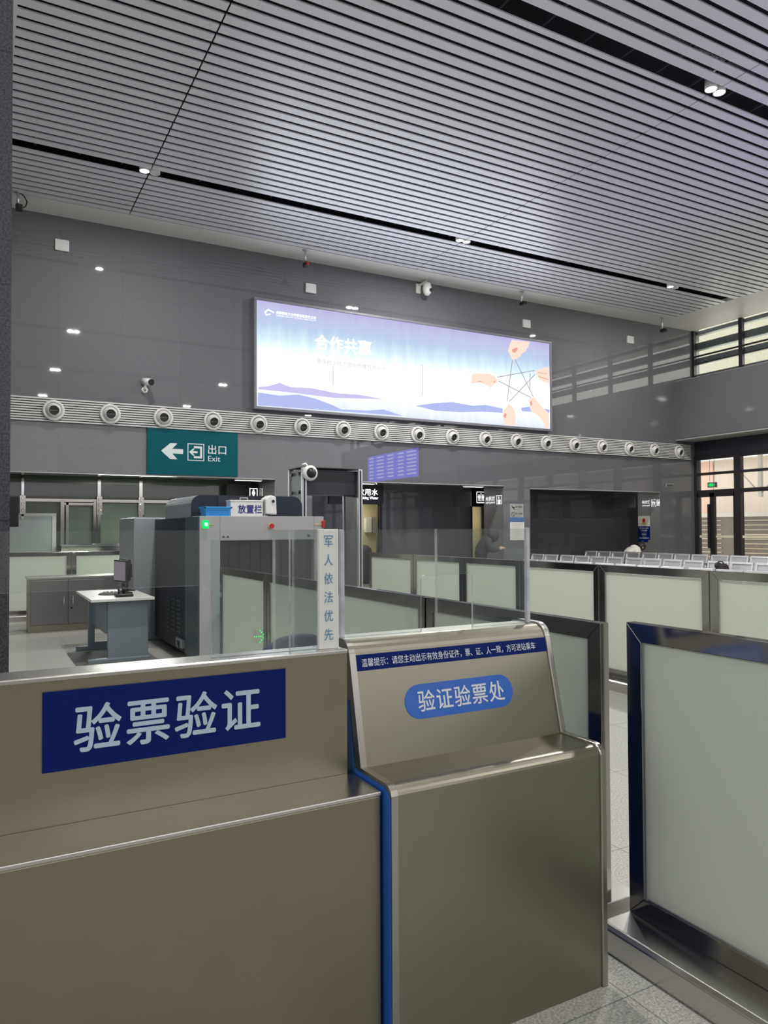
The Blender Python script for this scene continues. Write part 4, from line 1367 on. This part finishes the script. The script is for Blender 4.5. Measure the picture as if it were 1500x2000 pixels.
MB().box(W_ - 0.13, W_ - 0.03, -0.006, 0, 1.604, 1.612).build('latch', 'yellow', xr)
F = face_mat((0, -0.001, 0), '-Y')
flat([[(0.255, 1.455), (0.295, 1.455), (0.275, 1.485)], [(0.305, 1.455), (0.345, 1.455), (0.325, 1.485)], disc(1.33, 1.47, 0.018)], 0, 0.001, F, 'warning_marks', 'black_ink', xr)
vt = MB()
for c_ in range(3):
    for k in range(8):
        vt.box(-0.008, 0, 0.85 + c_ * 0.30, 1.05 + c_ * 0.30, 0.28 + k * 0.055, 0.295 + k * 0.055)
vt.build('vents', 'xteal', xr)
s = MB().box(-0.03, 0, 0.68, 1.02, 0.12, 0.22).build('power_inlet', 'xlight', xr)
MB().box(-0.04, -0.03, 0.82, 0.92, 0.12, 0.19).build('plug', 'black', s)
flat([[(-1.05 - 0.07, 0.09), (-1.05 + 0.07, 0.09), (-1.05, 0.22)]], 0, 0.002, face_mat((-0.001, 0, 0), '-X'), 'hazard_triangle', 'paper', xr)

# things on top of the scanner
o = thing('blue_basket', (2.42, 8.49, 1.705), 'small blue plastic basket on top of the scanner', 'basket')
bs = MB()
bs.prism([(-0.135, 0), (0.135, 0), (0.155, 0.10), (0.145, 0.10), (0.127, 0.008), (-0.127, 0.008), (-0.145, 0.10), (-0.155, 0.10)], -0.11, 0.11, 'Y')
bs.box(-0.14, 0.14, -0.115, -0.107, 0.0, 0.09).box(-0.14, 0.14, 0.107, 0.115, 0.0, 0.09)
bs.build('tub', 'basket', o)
MB().box(-0.165, 0.165, -0.125, -0.105, 0.09, 0.108).box(-0.165, 0.165, 0.105, 0.125, 0.09, 0.108).box(-0.165, -0.14, -0.125, 0.125, 0.09, 0.108).box(0.14, 0.165, -0.125, 0.125, 0.09, 0.108).build('rim', 'basket', o, 0.004)
hl = MB()
for r_ in range(3):
    for k in range(14):
        hl.box(-0.125 + k * 0.0185, -0.117 + k * 0.0185, -0.117, -0.115, 0.015 + r_ * 0.022, 0.027 + r_ * 0.022)
hl.build('holes', 'bluefilm', o)
o = thing('placing_box', (2.785, 8.52, 1.705), 'white box lettered in navy on top of the scanner', 'box')
MB().box(-0.20, 0.195, -0.08, 0.09, 0, 0.175).build('body', 'white', o, 0.004)
MB().box(-0.205, 0.20, -0.085, 0.095, 0.175, 0.19).build('lid', 'white', o, 0.004)
MB().tube([(-0.06, 0, 0.19), (-0.06, 0, 0.22), (0.03, 0, 0.22), (0.03, 0, 0.19)], 0.006).build('handle', 'grey_paint', o)
text('放置栏', 0.29, 0.10, 'ink', o, face_mat((0.035, -0.081, 0.085), '-Y'), 'lettering', 0.001, 0.025)
o = thing('thermal_camera', (3.05, 8.50, 1.705), 'white tilted camera unit standing on the scanner right of the lettered box', 'camera')
MB().box(-0.05, 0.0, -0.03, 0.05, 0, 0.012).box(-0.035, -0.018, -0.01, 0.01, 0.012, 0.15).build('foot', 'white', o)
hsg = MB().prism([(-0.04, 0.03), (0.10, 0.02), (0.09, 0.235), (0.02, 0.255), (-0.045, 0.21)], -0.08, 0.10, 'Y')
hsg.build('housing', 'white', o, 0.015, 3)
MB().cyl((0.05, -0.08, 0.18), (0.05, -0.092, 0.18), 0.018).build('lens', 'black', o)

# ------------------------------------------------------------------ walk-through metal detector
dx0, dx1, dy0, dy1, dt = 3.81, 4.70, 9.2, 9.72, 2.38
dt_o = thing('metal_detector', (dx0, dy0, 0), 'tall grey walk-through metal detector gate behind the scanner', 'metal detector')
w_ = dx1 - dx0
for x in (0, w_ - 0.05):
    p_ = MB().box(x, x + 0.05, 0.05, dy1 - dy0 - 0.04, 0, dt - 0.03).build('side_panel', 'detector', dt_o)
    MB().box(x - 0.012, x + 0.055, 0.0, 0.05, 0, dt).box(x - 0.012, x + 0.055, dy1 - dy0 - 0.04, dy1 - dy0, 0, dt).build('edge_profile', 'aluminium', p_, 0.006)
    MB().box(x + 0.008, x + 0.030, -0.003, 0.0, 0.02, dt - 0.02).build('edge_groove', 'black', p_)
MB().box(-0.02, w_ + 0.01, 0, dy1 - dy0, dt, dt + 0.015).build('top_cap', 'detector', dt_o)
hd_ = MB().box(0.05, w_ - 0.05, 0.08, dy1 - dy0 - 0.08, dt - 0.36, dt - 0.03).build('header', 'blind', dt_o)
text('请自觉接受安检', 0.66, 0.095, 'black_ink', hd_, face_mat((w_ / 2 - 0.02, 0.079, dt - 0.14), '-Y'), 'lettering', 0.001, 0.01)
bo = MB()
for y in (0.13, 0.40):
    for z in (dt - 0.08, dt - 0.33):
        bo.cyl((-0.02, y, z), (0, y, z), 0.024, n=12)
bo.build('bolts', 'black', dt_o)
o = thing('dome_camera', (3.90, 9.19, 2.30), 'round white dome camera with black eye on the detector post', 'camera')
MB().lathe([(0.0, 0.02), (0.10, 0.02), (0.105, -0.03), (0.09, -0.06), (0.07, -0.065)], (0, 0, 0)).build('housing', 'white', o)
MB().ball((0, -0.05, 0), 0.07, 20, 12).build('lens_dome', 'black', o)
MB().tube([(-0.02, 0.01, 0.09), (-0.05, 0.02, 0.13), (-0.10, 0.02, 0.11)], 0.012).build('cable', 'white', o)

# ------------------------------------------------------------------ desk and monitors
ds = thing('operator_desk', (1.147, 9.1, 0), 'small white-topped desk with grey-blue legs beside the scanner', 'desk')
MB().box(0, 0.715, 0, 1.45, 0.718, 0.75).build('desktop', 'desk_top', ds, 0.004)
MB().box(0.20, 0.66, 0.10, 0.16, 0.04, 0.715).build('leg', 'desk_leg', ds, 0.008)
MB().box(0.12, 0.20, 1.20, 1.26, 0.04, 0.715).box(0.20, 0.66, 1.20, 1.26, 0.04, 0.10).build('leg', 'desk_leg', ds, 0.006)
MB().box(-0.02, 0.68, 0.07, 0.16, 0, 0.05).build('foot', 'desk_leg', ds, 0.01)
MB().box(-0.02, 0.68, 1.18, 1.28, 0, 0.05).build('foot', 'desk_leg', ds, 0.01)
MB().box(0.18, 0.20, 0.16, 1.20, 0.33, 0.70).build('modesty_panel', 'desk_leg', ds)
o = thing('floor_mat', (1.45, 9.6, 0.0), 'grey rubber mat on the floor under the operator desk', 'mat')
MB().box(-0.45, 0.45, -0.75, 0.5, 0.002, 0.010).build('sheet', 'rubber_mat', o)
o = thing('power_cable', (1.42, 9.5, 0), 'thin black cable dangling under the operator desk', 'cable')
MB().tube([(0.0, 0, 0.715), (0.0, 0, 0.40), (-0.01, -0.02, 0.12), (0.02, -0.06, 0.02)], 0.007).build('cord', 'black', o)


def monitor(loc, rz, label):
    o = thing('monitor', loc, label, 'monitor', rz, 'monitors on the operator desk')
    # faces -x locally
    MB().box(-0.02, 0.02, -0.22, 0.22, 0.14, 0.42).build('casing', 'black', o, 0.006)
    MB().box(-0.024, -0.02, -0.20, 0.20, 0.165, 0.40).build('screen', 'screen', o)
    MB().box(0.02, 0.06, -0.14, 0.14, 0.18, 0.36).build('back_shell', 'black', o, 0.015)
    MB().box(0.015, 0.04, -0.03, 0.03, 0.01, 0.22).build('neck', 'black', o)
    MB().box(-0.07, 0.11, -0.11, 0.11, 0, 0.016).build('foot', 'black', o, 0.006)
    return o


monitor((1.60, 9.85, 0.75), math.radians(10), 'black monitor at the front of the operator desk with its screen to the left')
monitor((1.71, 10.25, 0.75), math.radians(5), 'black monitor behind the front one, against the scanner')
o = thing('control_pad', (1.46, 9.75, 0.75), 'round dark control pad lying on the desk before the monitors', 'control pad')
MB().lathe([(0, 0.02), (0.13, 0.02), (0.15, 0.0), (0, 0.0)], (0, 0, 0), 'Z', 24).build('pad', 'rubber_mat', o)
ky = MB()
for k in range(10):
    a = k * 0.628
    ky.cyl((0.08 * math.cos(a), 0.08 * math.sin(a), 0.02), (0.08 * math.cos(a), 0.08 * math.sin(a), 0.035), 0.018, n=8)
ky.build('keys', 'grey_paint', o)
o = thing('desk_radio', (1.55, 9.35, 0.75), 'low black handset base with stub aerials at the desk edge', 'radio')
MB().box(-0.10, 0.10, -0.07, 0.07, 0, 0.035).build('base', 'black', o, 0.01)
MB().cyl((-0.06, 0, 0.035), (-0.06, 0, 0.14), 0.010, n=8).build('aerial', 'black', o)
MB().cyl((0.0, 0.03, 0.035), (0.0, 0.03, 0.12), 0.012, n=8).build('aerial', 'black', o)

# ------------------------------------------------------------------ steel cabinet
cb_ = thing('steel_cabinet', (0.66, 12.45, 0), 'low dark steel cabinet with double doors before the white barriers', 'cabinet')
MB().box(0.02, 2.3, 0.012, 0.48, 0, 0.80).build('carcass', 'cabsteel', cb_)
MB().box(0, 2.32, -0.02, 0.5, 0.80, 0.835).build('worktop', 'steel_top', cb_, 0.003)
MB().box(0.02, 2.3, 0.0, 0.012, 0, 0.10).box(0.02, 0.05, 0.0, 0.012, 0.1, 0.8).build('plinth', 'steel', cb_)
for k, (a, b_) in enumerate(((0.055, 0.575), (0.585, 1.10), (1.14, 1.70), (1.71, 2.28))):
    d_ = MB().box(a, b_, -0.012, 0.010, 0.11, 0.785).build('door', 'cabsteel', cb_, 0.003)
    hx = b_ - 0.06 if k % 2 == 0 else a + 0.06
    MB().tube([(hx, -0.012, 0.40), (hx, -0.045, 0.41), (hx, -0.045, 0.53), (hx, -0.012, 0.54)], 0.008).build('handle', 'chrome', d_)
    if k == 1:
        MB().cyl((hx - 0.02, -0.012, 0.35), (hx - 0.02, -0.028, 0.35), 0.014, n=12).build('lock', 'chrome', d_)

o = thing('card_reader', (0.143, 4.52, 1.57), 'black box fixed to the side of the granite pillar at eye level', 'box')
MB().box(0, 0.052, -0.06, 0.08, 0, 0.165).build('case', 'black', o, 0.004)

# ------------------------------------------------------------------ office chair behind the counter
oc = thing('office_chair', (1.46, 3.62, 0), 'navy office chair whose curved back shows above the counter glass base', 'chair', math.radians(15))
pts = [(-0.23, 0.62), (-0.24, 0.85), (-0.20, 0.95), (-0.10, 0.995), (0.0, 1.005), (0.10, 0.995), (0.20, 0.95), (0.24, 0.85), (0.23, 0.62)]
MB().prism(pts, -0.04, 0.03, 'Y').build('backrest', 'fabric_blue', oc, 0.02, 3)
MB().box(-0.24, 0.24, 0.02, 0.50, 0.44, 0.52).build('seat', 'fabric_blue', oc, 0.03, 3)
MB().box(-0.03, 0.03, -0.07, -0.03, 0.40, 0.75).build('back_bar', 'black', oc)
MB().cyl((0, 0.25, 0.10), (0, 0.25, 0.44), 0.03).build('gas_column', 'black', oc)
for k in range(5):
    a = k * 2 * PI / 5
    l_ = MB().tube([(0, 0.25, 0.11), (0.28 * math.cos(a), 0.25 + 0.28 * math.sin(a), 0.07)], 0.022).build('leg', 'black', oc)
    MB().cyl((0.28 * math.cos(a) - 0.02, 0.25 + 0.28 * math.sin(a), 0.03), (0.28 * math.cos(a) + 0.02, 0.25 + 0.28 * math.sin(a), 0.03), 0.03, n=12).build('caster', 'black', l_)

o = thing('arrow_reflection', (2.07, 5.935, 0.66), 'small green dotted arrow reflection built as glowing dots by the barrier post', 'arrow light')  # glowing dots on an added clear plate imitate a reflected LED arrow
dots = []
for u in range(5):
    dots.append(disc(-0.05 + u * 0.018, 0, 0.005, 8))
for u in (1, 2, 3):
    dots.append(disc(0.04 - u * 0.014, u * 0.016, 0.005, 8))
    dots.append(disc(0.04 - u * 0.014, -u * 0.016, 0.005, 8))
MB().box(-0.06, 0.05, -0.004, 0, -0.05, 0.05).build('plate', 'acrylic', o)
flat(dots, 0, 0.002, face_mat((0, -0.005, 0), '-Y'), 'green_dots', 'lit_green', o)

# ------------------------------------------------------------------ left ticket counter
lc = thing('ticket_counter', (-1.0, 1.92, 0), 'long steel ticket check counter with a large navy sign, at left', 'counter')
ox, oy = 1.0, -1.92
def B(mb, x0, x1, y0, y1, z0, z1):
    return mb.box(x0 + ox, x1 + ox, y0 + oy, y1 + oy, z0, z1)


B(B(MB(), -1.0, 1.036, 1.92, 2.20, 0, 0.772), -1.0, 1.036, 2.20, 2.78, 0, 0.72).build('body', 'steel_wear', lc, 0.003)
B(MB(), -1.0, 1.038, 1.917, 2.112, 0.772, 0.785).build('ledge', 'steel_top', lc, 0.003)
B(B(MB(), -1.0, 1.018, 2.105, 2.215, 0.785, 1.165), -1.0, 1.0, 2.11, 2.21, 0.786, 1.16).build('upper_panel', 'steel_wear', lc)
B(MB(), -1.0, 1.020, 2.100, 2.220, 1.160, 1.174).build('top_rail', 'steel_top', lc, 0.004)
B(MB(), -1.0, 1.016, 2.101, 2.105, 0.785, 0.787).build('joint_bead', 'steel_wear', lc)
B(MB(), -1.0, 1.036, 2.20, 2.80, 0.72, 0.75).build('staff_worktop', 'desk_top', lc)
sg = B(MB(), 0.149, 0.812, 2.100, 2.105, 0.927, 1.133).build('navy_sign', 'navy', lc)
text('验票验证', 0.505, 0.122, 'letter', sg, face_mat((0.478 + ox, 2.0995 + oy, 1.030), '-Y'), 'lettering', 0.001, 0.016, spacing=1.12)


def pane(outline, y0, y1, parent, name, off):
    """upright clear sheet from an outline in (x,z); its cut edges shine"""
    mb = MB()
    mb.prism([(x + off[0], z) for x, z in outline], y0 + off[1], y1 + off[1], 'Y')
    for f in mb.bm.faces:
        f.normal_update()
        f.material_index = 0 if abs(f.normal.y) > 0.9 else 1
    return mb.build(name, ['acrylic', 'acrylic_edge'], parent)


def arch(xa, xb, z0, z1, r):
    """the cut-out's path from its lower left to its lower right corner"""
    return [(xa, z0), (xa, z1 - r)] + [(xa + r - r * math.cos(a), z1 - r + r * math.sin(a)) for a in (0.4, 0.8, 1.2)] + [(xa + r, z1), (xb - r, z1)] + \
        [(xb - r + r * math.sin(a), z1 - r + r * math.cos(a)) for a in (0.4, 0.8, 1.2)] + [(xb, z1 - r), (xb, z0)]


zb, zt = 1.174, 1.548
out = [(-1.0, zb)] + arch(-0.45, 0.603, zb, 1.388, 0.03) + [(0.846, zb), (0.846, zt), (-1.0, zt)]
pane(out, 2.150, 2.160, lc, 'acrylic_pane', (ox, oy))
pane([(0.849, zb), (0.938, zb), (0.938, zt), (0.849, zt)], 2.150, 2.160, lc, 'acrylic_pane', (ox, oy))
sp = MB()
sp.prism([(y + oy, z) for y, z in ((2.162, 1.175), (2.222, 1.175), (2.222, 0.75), (2.39, 0.75), (2.39, zt), (2.162, zt))], 0.948 + ox, 0.956 + ox, 'X')
for f in sp.bm.faces:
    f.normal_update()
    f.material_index = 0 if abs(f.normal.x) > 0.9 else 1
sp.build('acrylic_return', ['acrylic', 'acrylic_edge'], lc)
pl = B(MB(), 0.937, 1.005, 2.135, 2.149, zb, zt + 0.002).build('priority_plate', 'white', lc, 0.002)
for k, ch in enumerate('军人依法优先'):
    text(ch, 0.030, 0.036, 'letter_blue', pl, face_mat((0.969 + ox, 2.134 + oy, 1.512 - k * 0.0585), '-Y'), 'lettering', 0.001, 0.0)
MB().cyl((1.0 + ox, 2.142 + oy, zb), (1.0 + ox, 2.142 + oy, zt - 0.01), 0.006, n=10).build('plate_rail', 'acrylic_edge', lc)

# ------------------------------------------------------------------ right ticket counter (sloped front)
rc = thing('ticket_counter', (1.046, 1.88, 0), 'steel ticket check counter with a sloping front and a blue oval sign, at right', 'counter')
oy = -1.88


def arc(cx, cz, r, a0, a1, n=7):
    return [(cx + r * math.cos(a0 + (a1 - a0) * k / n), cz + r * math.sin(a0 + (a1 - a0) * k / n)) for k in range(n + 1)]


def profile(g):
    """side outline (Y,Z) of the counter, grown by g"""
    p = [(1.88 - g, 0)]
    p += arc(1.915, 0.770, 0.035 + g, PI, PI / 2)
    p += [(2.075 - g, 0.805 + g)]
    p += [(2.155 - g, 1.150)]
    p += arc(2.205, 1.139, 0.05 + g, PI * 0.93, PI / 2, 6)
    p += [(2.30 + g, 1.189 + g), (2.32 + g, 1.17), (2.32 + g, 0.75), (2.90, 0.75), (2.90, 0)]
    return [(y + oy, z) for y, z in p]


W_ = 1.889 - 1.046
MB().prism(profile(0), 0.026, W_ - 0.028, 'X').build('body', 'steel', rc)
MB().prism(profile(0.007), W_ - 0.028, W_ - 0.004, 'X').build('edge_trim', 'steel_edge', rc, 0.004, 2)
MB().prism(profile(0.002), 0.003, 0.026, 'X').build('edge_trim', 'steel_edge', rc, 0.003, 2)
lft = MB().prism([(y - 1.88, z) for y, z in ((1.884, 0.0), (1.884, 0.765), (1.898, 0.785), (1.92, 0.795), (2.085, 0.795), (2.118, 0.80), (2.158, 1.0), (2.30, 1.0),
                               (2.30, 0.75), (2.79, 0.74), (2.79, 0.0))], 0.0, 0.003, 'X').build('blue_side_panel', 'bluefilm', rc)
lft['label'] = 'blue side panel'
rgt = MB().prism(profile(-0.012), W_ - 0.004, W_, 'X').build('blue_side_panel', 'bluefilm_shade', rc)
rgt['label'] = 'blue side panel with shade in its colour'
# frame on the sloping face: x along the counter, y up the slope
sa, sb = Vector((0, 2.075 + oy, 0.805)), Vector((0, 2.155 + oy, 1.150))
uv = (sb - sa).normalized()
SF = Matrix(((1, 0, 0), tuple(uv), tuple(Vector((1, 0, 0)).cross(uv)))).transposed().to_4x4()
SF.translation = sa
stp = flat([[(0.014, 0.295), (W_ - 0.030, 0.295), (W_ - 0.030, 0.3465), (0.014, 0.3465)]], 0.0005, 0.0015, SF, 'notice_strip', 'navy', rc)
text('温馨提示：请您主动出示有效身份证件，票、证、人一致，方可进站乘车', 1.808 - 1.09, 0.027, 'letter_white', stp,
     SF @ Matrix.Translation(((1.09 + 1.808) / 2 - 1.046, 0.3195, 0.0015)), 'lettering', 0.001, 0.004)
cx, cs, hw, hh = 1.455 - 1.046, 0.176, 0.222, 0.056
oval = [(cx - hw + hh + hh * math.cos(a), cs + hh * math.sin(a)) for a in [PI / 2 + k * PI / 12 for k in range(13)]] + \
       [(cx + hw - hh + hh * math.cos(a), cs + hh * math.sin(a)) for a in [-PI / 2 + k * PI / 12 for k in range(13)]]
ov = flat([oval], 0.0005, 0.0015, SF, 'oval_sign', 'midblue', rc)
text('验证验票处', 0.355, 0.068, 'letter_white', ov, SF @ Matrix.Translation((1.46 - 1.046, 0.177, 0.0015)), 'lettering', 0.001, 0.012, spacing=1.1)

zb2 = 1.189
out = [(0.02, zb2)] + arch(1.372 - 1.046, 1.592 - 1.046, zb2, 1.385, 0.015) + [(W_ - 0.045, zb2), (W_ - 0.045, zt), (0.02, zt)]
pane(out, 2.232, 2.242, rc, 'acrylic_pane', (0, oy))
for xa, xb in ((0.012, 0.024), (W_ - 0.047, W_ - 0.033)):
    sp = MB()
    sp.prism([(y + oy, z) for y, z in ((2.244, 1.19), (2.325, 1.19), (2.325, 0.75), (2.88, 0.75), (2.88, zt), (2.244, zt))], xa, xb, 'X')
    for f in sp.bm.faces:
        f.normal_update()
        f.material_index = 0 if abs(f.normal.x) > 0.9 else 1
    sp.build('acrylic_return', ['acrylic', 'acrylic_edge'], rc)
MB().box(W_ - 0.047, W_ - 0.033, 2.226 + oy, 2.244 + oy, zb2, zt + 0.004).build('acrylic_corner_post', 'acrylic_edge', rc, 0.003)
MB().box(0.010, 0.024, 2.226 + oy, 2.244 + oy, zb2, zt).build('acrylic_corner_post', 'acrylic_edge', rc, 0.003)
